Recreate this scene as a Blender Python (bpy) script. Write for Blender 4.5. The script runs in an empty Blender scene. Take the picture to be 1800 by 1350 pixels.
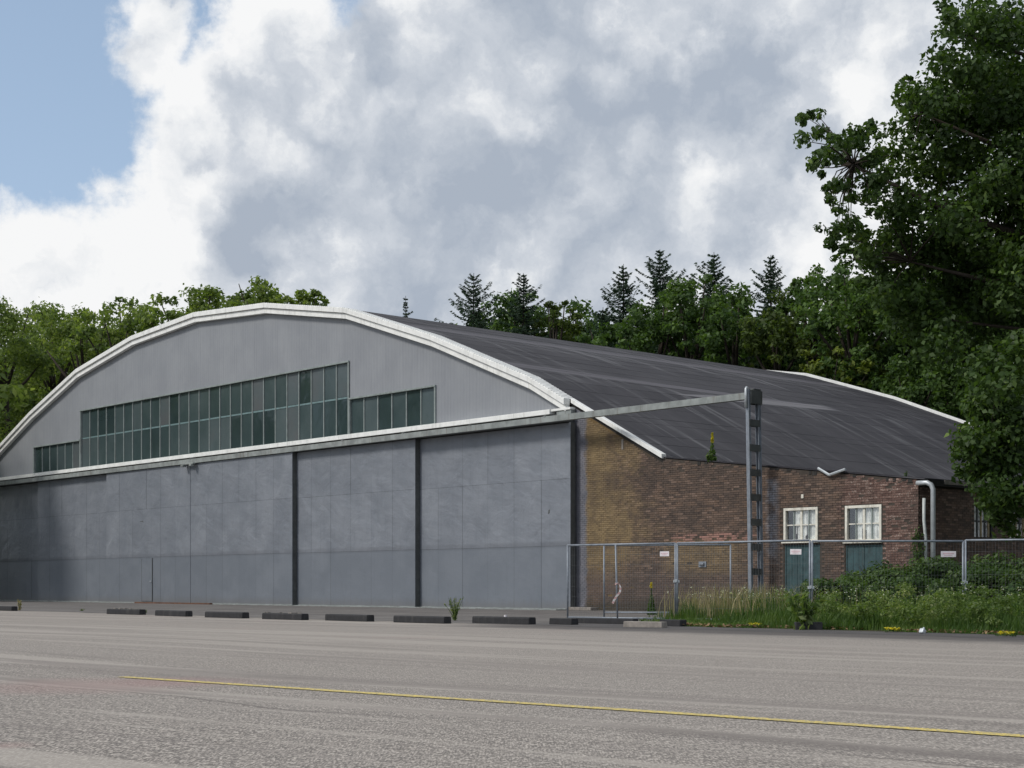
import bpy, math, random
import numpy as np
from mathutils import Vector, Matrix
rng = np.random.default_rng(7); random.seed(7)
SC = bpy.context.scene; COL = SC.collection

# ------------------------------------------------------------------ camera, sky, sun
F = 2722.0; EYE = 0.90; HY = 1030.0        # focal length and horizon of the 1800 px photograph
cam = bpy.data.cameras.new('camera'); camo = bpy.data.objects.new('camera', cam); COL.objects.link(camo)
camo.location = (0, 0, EYE); camo.rotation_euler = (math.pi/2, 0, 0)
cam.lens = F/1800*36; cam.sensor_width = 36; cam.shift_y = (HY-675)/1800; cam.clip_end = 3000; cam.clip_start = .1
SC.camera = camo
SC.view_settings.view_transform = 'Standard'; SC.view_settings.look = 'None'
SC.view_settings.exposure = 0.0; SC.view_settings.gamma = 1
SUN_EL, SUN_AZ = math.radians(44), math.radians(-108)     # azimuth measured from +Y towards +X
sl = bpy.data.lights.new('sun', 'SUN'); slo = bpy.data.objects.new('sun', sl); COL.objects.link(slo)
sl.energy = 2.3; sl.angle = math.radians(12); sl.color = (1, .96, .9)
sd = Vector((math.sin(SUN_AZ)*math.cos(SUN_EL), math.cos(SUN_AZ)*math.cos(SUN_EL), math.sin(SUN_EL)))
slo.rotation_euler = sd.to_track_quat('Z', 'Y').to_euler()

class NT:
    def __init__(s, tree): s.t = tree; s.n = tree.nodes; s.l = tree.links
    def new(s, typ, **kw):
        n = s.n.new(typ)
        for k, v in kw.items(): setattr(n, k, v)
        return n
    def inp(s, node, k, v):
        if v is None: return
        i = node.inputs[k]
        if isinstance(v, bpy.types.NodeSocket): s.l.new(v, i)
        else: i.default_value = v
    def m(s, op, a, b=None, c=None, clamp=False):
        n = s.new('ShaderNodeMath', operation=op, use_clamp=clamp)
        s.inp(n, 0, a); s.inp(n, 1, b); s.inp(n, 2, c); return n.outputs[0]
    def vm(s, op, a, b=None, out=0):
        n = s.new('ShaderNodeVectorMath', operation=op); s.inp(n, 0, a)
        if b is not None: s.inp(n, 3 if op == 'SCALE' else 1, b)
        return n.outputs['Value' if op in ('DOT_PRODUCT', 'LENGTH', 'DISTANCE') else 'Vector']
    def noise(s, vec, scale, detail=4, rough=.5, col=False, dist=0):
        n = s.new('ShaderNodeTexNoise'); s.inp(n, 'Vector', vec); s.inp(n, 'Scale', scale)
        s.inp(n, 'Detail', detail); s.inp(n, 'Roughness', rough); s.inp(n, 'Distortion', dist)
        return n.outputs[1 if col else 0]
    def voro(s, vec, scale, feature='F1', out='Distance'):
        n = s.new('ShaderNodeTexVoronoi', feature=feature); s.inp(n, 'Vector', vec); s.inp(n, 'Scale', scale)
        return n.outputs[out]
    def ramp(s, fac, stops, interp='LINEAR'):
        n = s.new('ShaderNodeValToRGB'); r = n.color_ramp; r.interpolation = interp
        while len(r.elements) < len(stops): r.elements.new(.5)
        for e, (p, c) in zip(r.elements, stops):
            e.position = p; e.color = (*c, 1) if isinstance(c, tuple) else (c, c, c, 1)
        s.inp(n, 0, fac); return n.outputs[0]
    def sm(s, v, a, b, lo=0., hi=1.):
        n = s.new('ShaderNodeMapRange', interpolation_type='SMOOTHSTEP')
        s.inp(n, 0, v); s.inp(n, 1, a); s.inp(n, 2, b); s.inp(n, 3, lo); s.inp(n, 4, hi); return n.outputs[0]
    def mix(s, f, a, b, mode='MIX'):
        n = s.new('ShaderNodeMix', data_type='RGBA', blend_type=mode)
        def c(v): return v if isinstance(v, bpy.types.NodeSocket) else ((*v, 1) if len(v) == 3 else v)
        s.inp(n, 0, f); s.inp(n, 6, c(a)); s.inp(n, 7, c(b)); return n.outputs[2]
    def sep(s, v):
        n = s.new('ShaderNodeSeparateXYZ'); s.inp(n, 0, v); return n.outputs
    def comb(s, x, y, z):
        n = s.new('ShaderNodeCombineXYZ'); s.inp(n, 0, x); s.inp(n, 1, y); s.inp(n, 2, z); return n.outputs[0]

def pdir(px, py):
    return Vector(((px-900)/F, 1, (HY-py)/F)).normalized()

W = bpy.data.worlds.new('World'); SC.world = W; W.use_nodes = True
W.node_tree.nodes.clear(); t = NT(W.node_tree)
def build_world():
    sky = t.new('ShaderNodeTexSky', sky_type='NISHITA', sun_disc=False)
    sky.sun_elevation = SUN_EL; sky.sun_rotation = SUN_AZ; sky.air_density = 1.0; sky.dust_density = 1.2
    d = t.new('ShaderNodeTexCoord').outputs['Generated']
    w1 = t.vm('SUBTRACT', t.noise(d, 7, 5, .6, col=True), (.5, .5, .5))
    w2 = t.vm('SUBTRACT', t.noise(d, 30, 7, .62, col=True), (.5, .5, .5))
    dw = t.vm('ADD', d, t.vm('ADD', t.vm('SCALE', w1, .045), t.vm('SCALE', w2, .048)))
    ds = t.vm('ADD', d, t.vm('ADD', t.vm('SCALE', w1, .12), t.vm('SCALE', w2, .03)))
    def blob(vec, px, py, r):
        return t.m('SUBTRACT', 1., t.m('DIVIDE', t.vm('DISTANCE', vec, tuple(pdir(px, py))), r/F))
    hole = None
    for b in [(195, 300, 58), (130, 318, 62), (40, 312, 66), (205, 190, 50), (50, 150, 185), (-160, 100, 270), (120, 0, 125), (100, -260, 300), (165, 250, 85), (100, 285, 75), (15, 260, 90), (195, 150, 48), (205, 240, 45), (195, 60, 60), (60, 260, 95), (318, -20, 66), (338, 30, 48), (338, 72, 34), (305, 45, 36), (590, -12, 46), (-420, 200, 300)]:
        v = t.m('MULTIPLY', blob(dw, *b), b[2]/200.)
        hole = v if hole is None else t.m('MAXIMUM', hole, v)
    for b_ in ((254, 22, 46), (266, 85, 52), (276, 135, 50)):
        hole = t.m('MINIMUM', hole, t.m('MULTIPLY', blob(dw, *b_), -b_[2]/200.))
    far = t.sm(t.vm('DISTANCE', d, tuple(pdir(900, 600))), .5, .95)
    gh = t.m('MULTIPLY', t.m('SUBTRACT', t.noise(dw, 2.3, 4, .5), .56), 3.)
    hole = t.m('MAXIMUM', hole, t.m('SUBTRACT', gh, t.m('MULTIPLY', t.m('SUBTRACT', 1., far), 3.)))
    alpha = t.m('POWER', t.sm(t.m('ADD', hole, t.m('MULTIPLY', t.m('SUBTRACT', t.noise(d, 90, 5, .7), .5), .16)), -.09, .16, 1., 0.), .8)
    # cloud shading: thick grey-blue bellies, thin bright parts
    dark = None
    for (px, py, r, w) in [(470, 400, 130, .75), (500, 250, 150, .42), (440,130,120,.25), (640, 300, 210, .42), (930, 330, 240, .58), (1130, 250, 230, .30), (1100, 420, 160, .33),
                           (1340, 400, 150, .55), (1500, 150, 220, .30), (760, 420, 200, .3), (330, 265, 60, .45), (1180, 90, 260, .34), (900, 60, 200, .2), (620, 60, 130, .30), (700, 500, 250, .32), (140, 470, 120, .12),
                           (1100, 520, 200, .25), (60, 430, 80, .1), (1330, 130, 160, .3)]:
        v = t.m('MULTIPLY', t.sm(blob(ds, px, py, r), 0., .75), w)
        dark = v if dark is None else t.m('ADD', dark, v)
    lite = None
    for (px, py, r, w) in [(1240, 305, 75, .40), (845, 205, 65, .40), (690, 190, 40, .3), (850, 110, 100, .22), (310, 190, 110, .34), (1560, 90, 60, .2), (700, 350, 70, .22), (170, 430, 260, .24), (1000, 390, 80, .25), (560, 90, 40, .3), (760, 50, 150, .15), (1400,290,60,.2), (1280, 170, 60, .25), (860,470,90,.12)]:
        v = t.m('MULTIPLY', t.sm(blob(ds, px, py, r), 0., .7), w)
        lite = v if lite is None else t.m('ADD', lite, v)
    edge = t.sm(hole, -.42, 0.)
    n1 = t.m('MULTIPLY', t.m('SUBTRACT', t.noise(ds, 11, 7, .55), .5), 1.5)
    n2 = t.m('MULTIPLY', t.m('SUBTRACT', t.noise(dw, 30, 7, .65), .5), 1.25)
    def billow(scale):
        n = t.new('ShaderNodeTexVoronoi', feature='SMOOTH_F1'); t.inp(n, 'Vector', dw); t.inp(n, 'Scale', scale); n.inputs['Smoothness'].default_value = .35; return n.outputs['Distance']
    n3 = t.m('ADD', t.m('MULTIPLY', t.m('SUBTRACT', billow(13.), .50), 1.0), t.m('MULTIPLY', t.m('SUBTRACT', billow(30.), .50), .7))
    n2 = t.m('ADD', t.m('MULTIPLY', n2, .75), n3)
    glob = t.m('MULTIPLY', t.m('MULTIPLY', t.noise(d, 3, 3, .5), .8), far)
    sh = t.m('ADD', t.m('ADD', dark, glob), t.m('ADD', .22, t.m('ADD', n1, n2)))
    sh = t.m('SUBTRACT', sh, t.m('ADD', lite, t.m('MULTIPLY', edge, .10)))
    sh = t.m('ADD', t.m('MULTIPLY', sh, .84), .05)
    cc = t.ramp(sh, [(0, (.93, .935, .94)), (.22, (.82, .84, .865)), (.5, (.61, .65, .71)), (.78, (.475, .525, .60)), (1, (.40, .455, .54))])
    cc = t.mix(1., cc, (10., 10., 10.), 'MULTIPLY')
    z = t.sep(d)[2]
    hz = t.sm(z, 0., .42, .78, .50)
    skyc = t.mix(hz, sky.outputs[0], (4.9, 6.5, 8.7))
    c = t.mix(alpha, skyc, cc)
    bg = t.new('ShaderNodeBackground'); t.inp(bg, 0, c); bg.inputs[1].default_value = .1
    o = t.new('ShaderNodeOutputWorld'); t.l.new(bg.outputs[0], o.inputs[0])
build_world()
W.cycles.sampling_method = 'MANUAL'; W.cycles.sample_map_resolution = 512

# ------------------------------------------------------------------ frames
A = math.atan(2430/2722)
XL = Vector((math.sin(A), -math.cos(A), 0)); YL = Vector((math.cos(A), math.sin(A), 0)); P0 = Vector((2.2, 58, 0))
RZ = math.atan2(XL.y, XL.x)
def L2W(x, y, z=0): return P0 + XL*x + YL*y + Vector((0, 0, z))
def lx(px, y=0.):                        # local x on the plane y (parallel to the facade) seen at column px
    p = (px-900)/F; b = P0 + YL*y
    return (p*b.y - b.x)/(XL.x - p*XL.y)
def lz(px, py, y=0.):
    w = L2W(lx(px, y), y); return EYE + (HY-py)/F*w.y
def ground(px, py):
    Y = EYE*F/(py-HY); return Vector(((px-900)/F*Y, Y, 0))
def atpx(px, py, Y): return Vector(((px-900)/F*Y, Y, EYE+(HY-py)/F*Y))

# ------------------------------------------------------------------ object helpers
def link(name, mesh, parent=None, mat=None, loc=None, rz=0):
    o = bpy.data.objects.new(name, mesh); COL.objects.link(o)
    if parent is not None: o.parent = parent
    if loc is not None: o.location = loc
    if rz: o.rotation_euler = (0, 0, rz)
    if mat is not None and mesh is not None:
        for m in (mat if isinstance(mat, (list, tuple)) else [mat]): mesh.materials.append(m)
    return o
def tag(o, label=None, cat=None, group=None, kind=None):
    for k, v in (('label', label), ('category', cat), ('group', group), ('kind', kind)):
        if v: o[k] = v
    return o
def empty(name, loc, rz=0):
    o = bpy.data.objects.new(name, None); COL.objects.link(o); o.location = loc; o.rotation_euler = (0, 0, rz)
    o.empty_display_size = .3; return o
class MB:
    def __init__(s): s.v = []; s.f = []; s.mi = []
    def quad(s, *p, mi=0):
        n = len(s.v); s.v += [tuple(q) for q in p]; s.f.append(tuple(range(n, n+len(p)))); s.mi.append(mi); return s
    def box(s, x0, x1, y0, y1, z0, z1, mi=0):
        n = len(s.v)
        s.v += [(x0,y0,z0),(x1,y0,z0),(x1,y1,z0),(x0,y1,z0),(x0,y0,z1),(x1,y0,z1),(x1,y1,z1),(x0,y1,z1)]
        for f in ((0,3,2,1),(4,5,6,7),(0,1,5,4),(1,2,6,5),(2,3,7,6),(3,0,4,7)): s.f.append(tuple(n+i for i in f)); s.mi.append(mi)
        return s
    def prism(s, prof, y0, y1, mi=0):      # profile in x,z extruded along y
        n = len(s.v); k = len(prof)
        s.v += [(x, y0, z) for x, z in prof] + [(x, y1, z) for x, z in prof]
        s.f.append(tuple(n+i for i in range(k))); s.f.append(tuple(n+k+i for i in reversed(range(k)))); s.mi += [mi, mi]
        for i in range(k):
            j = (i+1) % k; s.f.append((n+j, n+i, n+k+i, n+k+j)); s.mi.append(mi)
        return s
    def tube(s, pts, r, seg=8, mi=0, cap=True):
        pts = [Vector(p) for p in pts]; R = r if isinstance(r, (list, tuple)) else [r]*len(pts)
        n = len(s.v); a = None
        for i, p in enumerate(pts):
            d = ((pts[i+1]-p) if i < len(pts)-1 else (p-pts[i-1])).normalized()
            if 0 < i < len(pts)-1: d = ((pts[i+1]-p).normalized()+(p-pts[i-1]).normalized()).normalized()
            if a is None: a = d.orthogonal().normalized()
            a = (a - d*a.dot(d)).normalized(); b = d.cross(a)
            for k in range(seg):
                t_ = 2*math.pi*k/seg; q = p + (a*math.cos(t_)+b*math.sin(t_))*R[i]; s.v.append(tuple(q))
        for i in range(len(pts)-1):
            for k in range(seg):
                k2 = (k+1) % seg; s.f.append((n+i*seg+k, n+i*seg+k2, n+(i+1)*seg+k2, n+(i+1)*seg+k)); s.mi.append(mi)
        if cap:
            s.f.append(tuple(n+k for k in reversed(range(seg)))); s.mi.append(mi)
            m_ = n+(len(pts)-1)*seg; s.f.append(tuple(m_+k for k in range(seg))); s.mi.append(mi)
        return s
    def mesh(s, name, smooth=False):
        me = bpy.data.meshes.new(name); me.from_pydata(s.v, [], s.f)
        if any(s.mi): me.polygons.foreach_set('material_index', s.mi)
        if smooth: me.polygons.foreach_set('use_smooth', [True]*len(me.polygons))
        me.update(); return me
    def build(s, name, mat, parent=None, smooth=False, bevel=0, loc=None):
        o = link(name, s.mesh(name, smooth), parent, mat, loc)
        if bevel:
            b = o.modifiers.new('b', 'BEVEL'); b.width = bevel; b.segments = 2; b.limit_method = 'ANGLE'
        return o
def cards(name, V, nf, vper, mat, parent=None, tint=None):
    """V: (nf*vper,3) array, every face has vper own vertices"""
    me = bpy.data.meshes.new(name); n = nf*vper
    me.vertices.add(n); me.vertices.foreach_set('co', V.astype(np.float32).ravel())
    me.loops.add(n); me.loops.foreach_set('vertex_index', np.arange(n, dtype=np.int32))
    me.polygons.add(nf); me.polygons.foreach_set('loop_start', np.arange(0, n, vper, dtype=np.int32))
    me.polygons.foreach_set('loop_total', np.full(nf, vper, dtype=np.int32))
    if tint is not None:
        a = me.attributes.new('tint', 'FLOAT', 'FACE'); a.data.foreach_set('value', tint.astype(np.float32))
    me.update(calc_edges=True); return link(name, me, parent, mat)

# ------------------------------------------------------------------ materials
def mat(name, fn):
    m = bpy.data.materials.new(name); m.use_nodes = True; m.node_tree.nodes.clear(); t = NT(m.node_tree)
    o = t.new('ShaderNodeOutputMaterial'); p = t.new('ShaderNodeBsdfPrincipled'); t.l.new(p.outputs[0], o.inputs[0])
    fn(t, p, o); return m
def bump(t, p, h, strength=.3, dist=.02):
    b = t.new('ShaderNodeBump'); t.inp(b, 'Height', h); b.inputs['Strength'].default_value = strength; b.inputs['Distance'].default_value = dist
    t.l.new(b.outputs[0], p.inputs['Normal'])
def setp(t, p, col=None, rough=None, metal=None, spec=None):
    if col is not None: t.inp(p, 'Base Color', (*col, 1) if isinstance(col, tuple) else col)
    if rough is not None: t.inp(p, 'Roughness', rough)
    if metal is not None: t.inp(p, 'Metallic', metal)
    if spec is not None: t.inp(p, 'Specular IOR Level', spec)
def wpos(t): return t.new('ShaderNodeNewGeometry').outputs['Position']
def lpos(t):
    q = t.vm('SUBTRACT', wpos(t), tuple(P0))
    return t.vm('DOT_PRODUCT', q, tuple(XL)), t.vm('DOT_PRODUCT', q, tuple(YL)), t.sep(q)[2]
def worn(base, rough=.5, var=.18, scale=3., metal=0., spec=.5, dirt=(.08, .075, .065), dirtamt=.35, bmp=.15):
    def fn(t, p, o):
        x, y, z = lpos(t); v = t.comb(x, y, z)
        n = t.noise(v, scale, 6, .6)
        streak = t.noise(t.comb(t.m('MULTIPLY', x, 6), t.m('MULTIPLY', y, 6), t.m('MULTIPLY', z, .5)), 1.2, 5, .6)
        c = t.mix(t.sm(n, .3, .7), tuple(b*(1-var) for b in base), tuple(min(1, b*(1+var)) for b in base))
        c = t.mix(t.m('MULTIPLY', t.sm(t.m('ADD', streak, t.m('MULTIPLY', t.noise(v, 1.1, 3), .5)), .78, 1.0), dirtamt), c, dirt)
        setp(t, p, c, t.m('ADD', rough-.07, t.m('MULTIPLY', n, .14)), metal, spec)
        if bmp: bump(t, p, t.noise(v, scale*9, 4), bmp, .01)
    return fn
M = {}
M['white_trim'] = mat('white trim paint', worn((.84, .84, .81), .45, .08, 2.5, dirtamt=.3, dirt=(.3, .3, .26)))
M['white_frame'] = mat('aged cream window paint', worn((.74, .71, .62), .6, .12, 9, dirtamt=.5, dirt=(.25, .2, .14)))
M['dark_metal'] = mat('dark door edge', worn((.075, .08, .078), .6, .2, 3))
M['rail'] = mat('weathered rail steel', worn((.25, .27, .26), .55, .25, 2.2, dirt=(.10, .07, .05), dirtamt=.5))
M['mullion'] = mat('grey green mullion paint', worn((.25, .285, .275), .5, .15, 4))
M['transom'] = mat('pale green transom paint', worn((.15, .23, .235), .5, .15, 4))
M['galv'] = mat('galvanised steel', worn((.23, .255, .29), .5, .15, 8, metal=.25, dirtamt=.3))
M['dark_wire'] = mat('dull wire', worn((.11, .115, .12), .6, .2, 8))
M['zinc'] = mat('zinc pipe', worn((.52, .55, .57), .45, .12, 6, metal=.35, dirtamt=.3))
M['plastic_pipe'] = mat('pale plastic pipe', worn((.55, .58, .56), .5, .1, 6, dirtamt=.4))
M['rubber'] = mat('black rubber', worn((.020, .020, .022), .8, .3, 9, dirt=(.09, .085, .08), dirtamt=.3))
M['rust'] = mat('rusty steel', worn((.13, .06, .035), .8, .3, 6))
M['concrete'] = mat('weathered concrete', worn((.24, .215, .19), .85, .2, 7))
M['teal_door'] = mat('faded blue green paint', worn((.035, .075, .082), .6, .25, 5, dirtamt=.4, dirt=(.03, .04, .035)))
M['dark_hole'] = mat('dark timber', worn((.02, .018, .016), .8, .2, 5))
M['pale_cloth'] = mat('grey white curtain', worn((.78, .80, .76), .9, .25, 5, dirt=(.3, .32, .30), dirtamt=.5))
M['sign_white'] = mat('white sign plate', worn((.75, .70, .72), .5, .04, 9, dirtamt=.1))
M['sign_red'] = mat('faded red print', worn((.66, .46, .49), .5, .1, 9, dirtamt=.1))
M['tape'] = mat('red and white tape', lambda t, p, o: setp(t, p, t.mix(t.m('GREATER_THAN', t.m('SINE', t.m('MULTIPLY', t.sep(wpos(t))[2], 55.)), 0.), (.78, .74, .72), (.62, .38, .36)), .5))
M['board'] = mat('dark boarded window', worn((.05, .045, .04), .8, .2, 5))
M['timber_bar'] = mat('weathered window bar', worn((.34, .27, .16), .7, .2, 6))

def gable_fn(t, p, o):
    x, y, z = lpos(t)
    n = t.noise(t.comb(x, 0, z), .5, 5, .6); st = t.noise(t.comb(t.m('MULTIPLY', x, 9), 0, t.m('MULTIPLY', z, .35)), 1, 5, .6)
    sheet = t.new('ShaderNodeTexWhiteNoise', noise_dimensions='1D'); t.inp(sheet, 'W', t.m('FLOOR', t.m('DIVIDE', x, 1.04)))
    c = t.mix(t.sm(n, .3, .7), (.250, .262, .282), (.288, .300, .318))
    c = t.mix(t.m('MULTIPLY', t.sm(st, .45, .8), .35), c, (.17, .18, .195))
    c = t.mix(t.m('MULTIPLY', sheet.outputs[0], .18), c, (.20, .212, .235))
    setp(t, p, c, .5, 0, .4)
M['gable'] = mat('grey corrugated cladding paint', gable_fn)
def door_fn(t, p, o):
    x, y, z = lpos(t); v = t.comb(x, y, z)
    r = t.new('ShaderNodeObjectInfo').outputs['Random']
    n = t.noise(v, .9, 6, .6)
    c = t.mix(t.sm(n, .3, .7), (.182, .198, .226), (.232, .248, .278))
    c = t.mix(t.m('MULTIPLY', r, .45), c, (.160, .175, .203))
    st = t.noise(t.comb(t.m('MULTIPLY', x, 7), 0, t.m('MULTIPLY', z, .45)), 1, 5, .65)
    c = t.mix(t.m('MULTIPLY', t.sm(st, .5, .8), .35), c, (.115, .128, .15))
    sc = t.noise(t.comb(t.m('MULTIPLY', x, 1.3), 0, t.m('MULTIPLY', z, 5)), 2.0, 6, .7)
    c = t.mix(t.m('MULTIPLY', t.sm(sc, .66, .78), .35), c, (.36, .38, .40))
    low = t.m('MULTIPLY', t.sm(z, 2.42, 2.38), .45)
    c = t.mix(low, c, (.13, .150, .176))
    c = t.mix(t.m('MULTIPLY', t.sm(t.m('ADD', z, t.m('MULTIPLY', st, .5)), .75, .25), .5), c, (.13, .12, .11))
    setp(t, p, c, t.m('ADD', .30, t.m('MULTIPLY', n, .2)), 0, .75)
    dent = t.m('ADD', t.noise(v, .9, 3, .5, dist=.8), t.m('MULTIPLY', t.noise(t.comb(t.m('ADD', x, z), y, t.m('MULTIPLY', z, 2.)), 1.3, 4, .5), .45))
    up = t.sm(z, 2.3, 2.6, .3, 1.)
    bump(t, p, t.m('MULTIPLY', dent, up), .42, .14)
M['door'] = mat('blue grey sheet steel paint', door_fn)
def glass_fn(t, p, o):
    r = t.new('ShaderNodeObjectInfo').outputs['Random']; x, y, z = lpos(t)
    n = t.noise(t.comb(x, y, z), .8, 3)
    c = t.ramp(t.m('ADD', t.m('MULTIPLY', r, .6), t.m('MULTIPLY', n, .4)), [(.2, (.026, .042, .043)), (.45, (.045, .068, .070)), (.7, (.080, .104, .108)), (.9, (.10, .102, .106))])
    setp(t, p, c, t.m('ADD', .06, t.m('MULTIPLY', r, .2)), 0, .5)
    bump(t, p, t.noise(t.comb(x, y, z), 1.2, 2), .12, .1)
M['glass'] = mat('old green tinted glass', glass_fn)
def clear_fn(t, p, o):
    g = t.new('ShaderNodeBsdfGlossy'); g.inputs['Roughness'].default_value = .04
    tr = t.new('ShaderNodeBsdfTransparent'); mx = t.new('ShaderNodeMixShader'); t.inp(mx, 0, .10)
    t.l.new(tr.outputs[0], mx.inputs[1]); t.l.new(g.outputs[0], mx.inputs[2]); t.l.new(mx.outputs[0], o.inputs[0])
M['clear'] = mat('window glass', clear_fn)
def brick_fn(t, p, o):
    x, y, z = lpos(t)
    row = t.m('FLOOR', t.m('DIVIDE', z, .075)); bx = t.m('FLOOR', t.m('ADD', t.m('DIVIDE', t.m('ADD', x, y), .22), t.m('MULTIPLY', t.m('MODULO', row, 2.), .5)))
    wn = t.new('ShaderNodeTexWhiteNoise', noise_dimensions='2D'); t.inp(wn, 'Vector', t.comb(bx, row, 0)); r = wn.outputs[0]
    v = t.comb(x, y, z)
    c = t.ramp(r, [(0, (.084, .063, .053)), (.3, (.110, .081, .066)), (.6, (.136, .097, .075)), (.85, (.160, .108, .080)), (1, (.21, .147, .115))])
    n1 = t.noise(v, .55, 5, .6); n2 = t.noise(v, 2.2, 5, .65); n3 = t.noise(v, 26, 4, .6)
    # redder spalled area near the right corner
    rc = t.m('MULTIPLY', t.sm(t.m('ADD', x, t.m('MULTIPLY', n2, 2.)), 12.9, 13.8), t.sm(y, 1.5, .5))
    c = t.mix(t.m('MULTIPLY', rc, .55), c, t.mix(r, (.12, .062, .052), (.23, .13, .11)))
    # ochre staining beside the door post
    oc = t.m('MULTIPLY', t.sm(t.m('ADD', x, t.m('ADD', t.m('MULTIPLY', n1, 6.), t.m('MULTIPLY', n2, 3.))), 9.2, 5.6), t.sm(t.m('ADD', z, t.m('MULTIPLY', n2, 1.4)), 1.3, 2.8))
    oc2 = t.m('MULTIPLY', t.m('MULTIPLY', t.sm(x, 4.2, 5.4), t.sm(x, 9.0, 7.4)), t.m('MULTIPLY', t.sm(t.m('ADD', z, n2), 1.5, 2.1), t.sm(z, 2.6, 2.4)))
    oc = t.m('MAXIMUM', oc, t.m('MULTIPLY', oc2, .75))
    oc = t.m('MULTIPLY', oc, t.m('ADD', .62, t.m('MULTIPLY', r, .38)))
    c = t.mix(t.m('MULTIPLY', oc, .85), c, t.mix(t.noise(v, 1.4, 4), (.19, .138, .075), (.35, .258, .125)))
    # pale chips and efflorescence
    ch = t.sm(t.m('ADD', n3, t.m('ADD', t.m('MULTIPLY', r, .16), t.m('MULTIPLY', rc, .07))), .74, .80)
    c = t.mix(t.m('MULTIPLY', ch, t.m('ADD', .5, t.m('MULTIPLY', rc, .4))), c, (.40, .33, .29))
    band = t.m('MULTIPLY', t.m('MULTIPLY', t.sm(x, 4.4, 6.2), t.sm(x, 9.2, 8.4)), t.m('MULTIPLY', t.sm(z, 2.38, 2.46), t.sm(z, 2.78, 2.62)))
    c = t.mix(t.m('MULTIPLY', band, t.sm(t.m('ADD', n2, t.m('MULTIPLY', r, .35)), .6, .8)), c, (.40, .22, .18))
    ef = t.m('MULTIPLY', t.sm(t.m('ABSOLUTE', t.m('SUBTRACT', t.m('ADD', x, t.m('MULTIPLY', n2, .4)), 9.75)), .36, .05), t.m('MULTIPLY', t.sm(z, 1.2, 2.4), t.sm(z, 4.5, 4.2)))
    c = t.mix(t.m('MULTIPLY', ef, t.sm(n2, .3, .65)), c, (.30, .30, .33))
    n4 = t.noise(v, 1.2, 4)
    base = t.m('MULTIPLY', t.sm(t.m('ADD', z, t.m('MULTIPLY', n4, 1.4)), 2.6, 1.2), .6)
    c = t.mix(base, c, (.125, .095, .085))
    gr = t.m('MULTIPLY', t.sm(t.m('ADD', z, t.m('MULTIPLY', n4, .7)), 1.0, .45), .75); c = t.mix(gr, c, (.04, .042, .03))
    top = t.m('MULTIPLY', t.sm(n1, .45, .7), .5); c = t.mix(top, c, (.072, .058, .050))
    # grey paint over the bricks next to the door
    gp = t.sm(t.m('ADD', x, t.m('MULTIPLY', t.m('SUBTRACT', n2, .5), .55)), .95, .72)
    gp = t.m('MULTIPLY', gp, t.sm(y, .8, .4))
    c = t.mix(gp, c, t.mix(t.sm(n2, .3, .7), (.135, .14, .16), (.215, .21, .235)))
    setp(t, p, c, .88, 0, .25); bump(t, p, t.noise(v, 60, 4, .6), .5, .01)
M['brick'] = mat('weathered brown brick', brick_fn)
def mortar_fn(t, p, o):
    x, y, z = lpos(t); v = t.comb(x, y, z); n = t.noise(v, 3, 5)
    c = t.mix(n, (.05, .042, .036), (.10, .085, .072))
    c = t.mix(t.m('MULTIPLY', t.sm(t.m('ADD', x, t.m('MULTIPLY', n, 3.)), 6, 3), .6), c, (.24, .16, .07))
    c = t.mix(t.sm(x, .95, .7), c, (.17, .17, .19))
    setp(t, p, c, .95, 0, .1); bump(t, p, t.noise(v, 50, 4), .5, .01)
M['mortar'] = mat('dirty mortar', mortar_fn)
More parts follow.
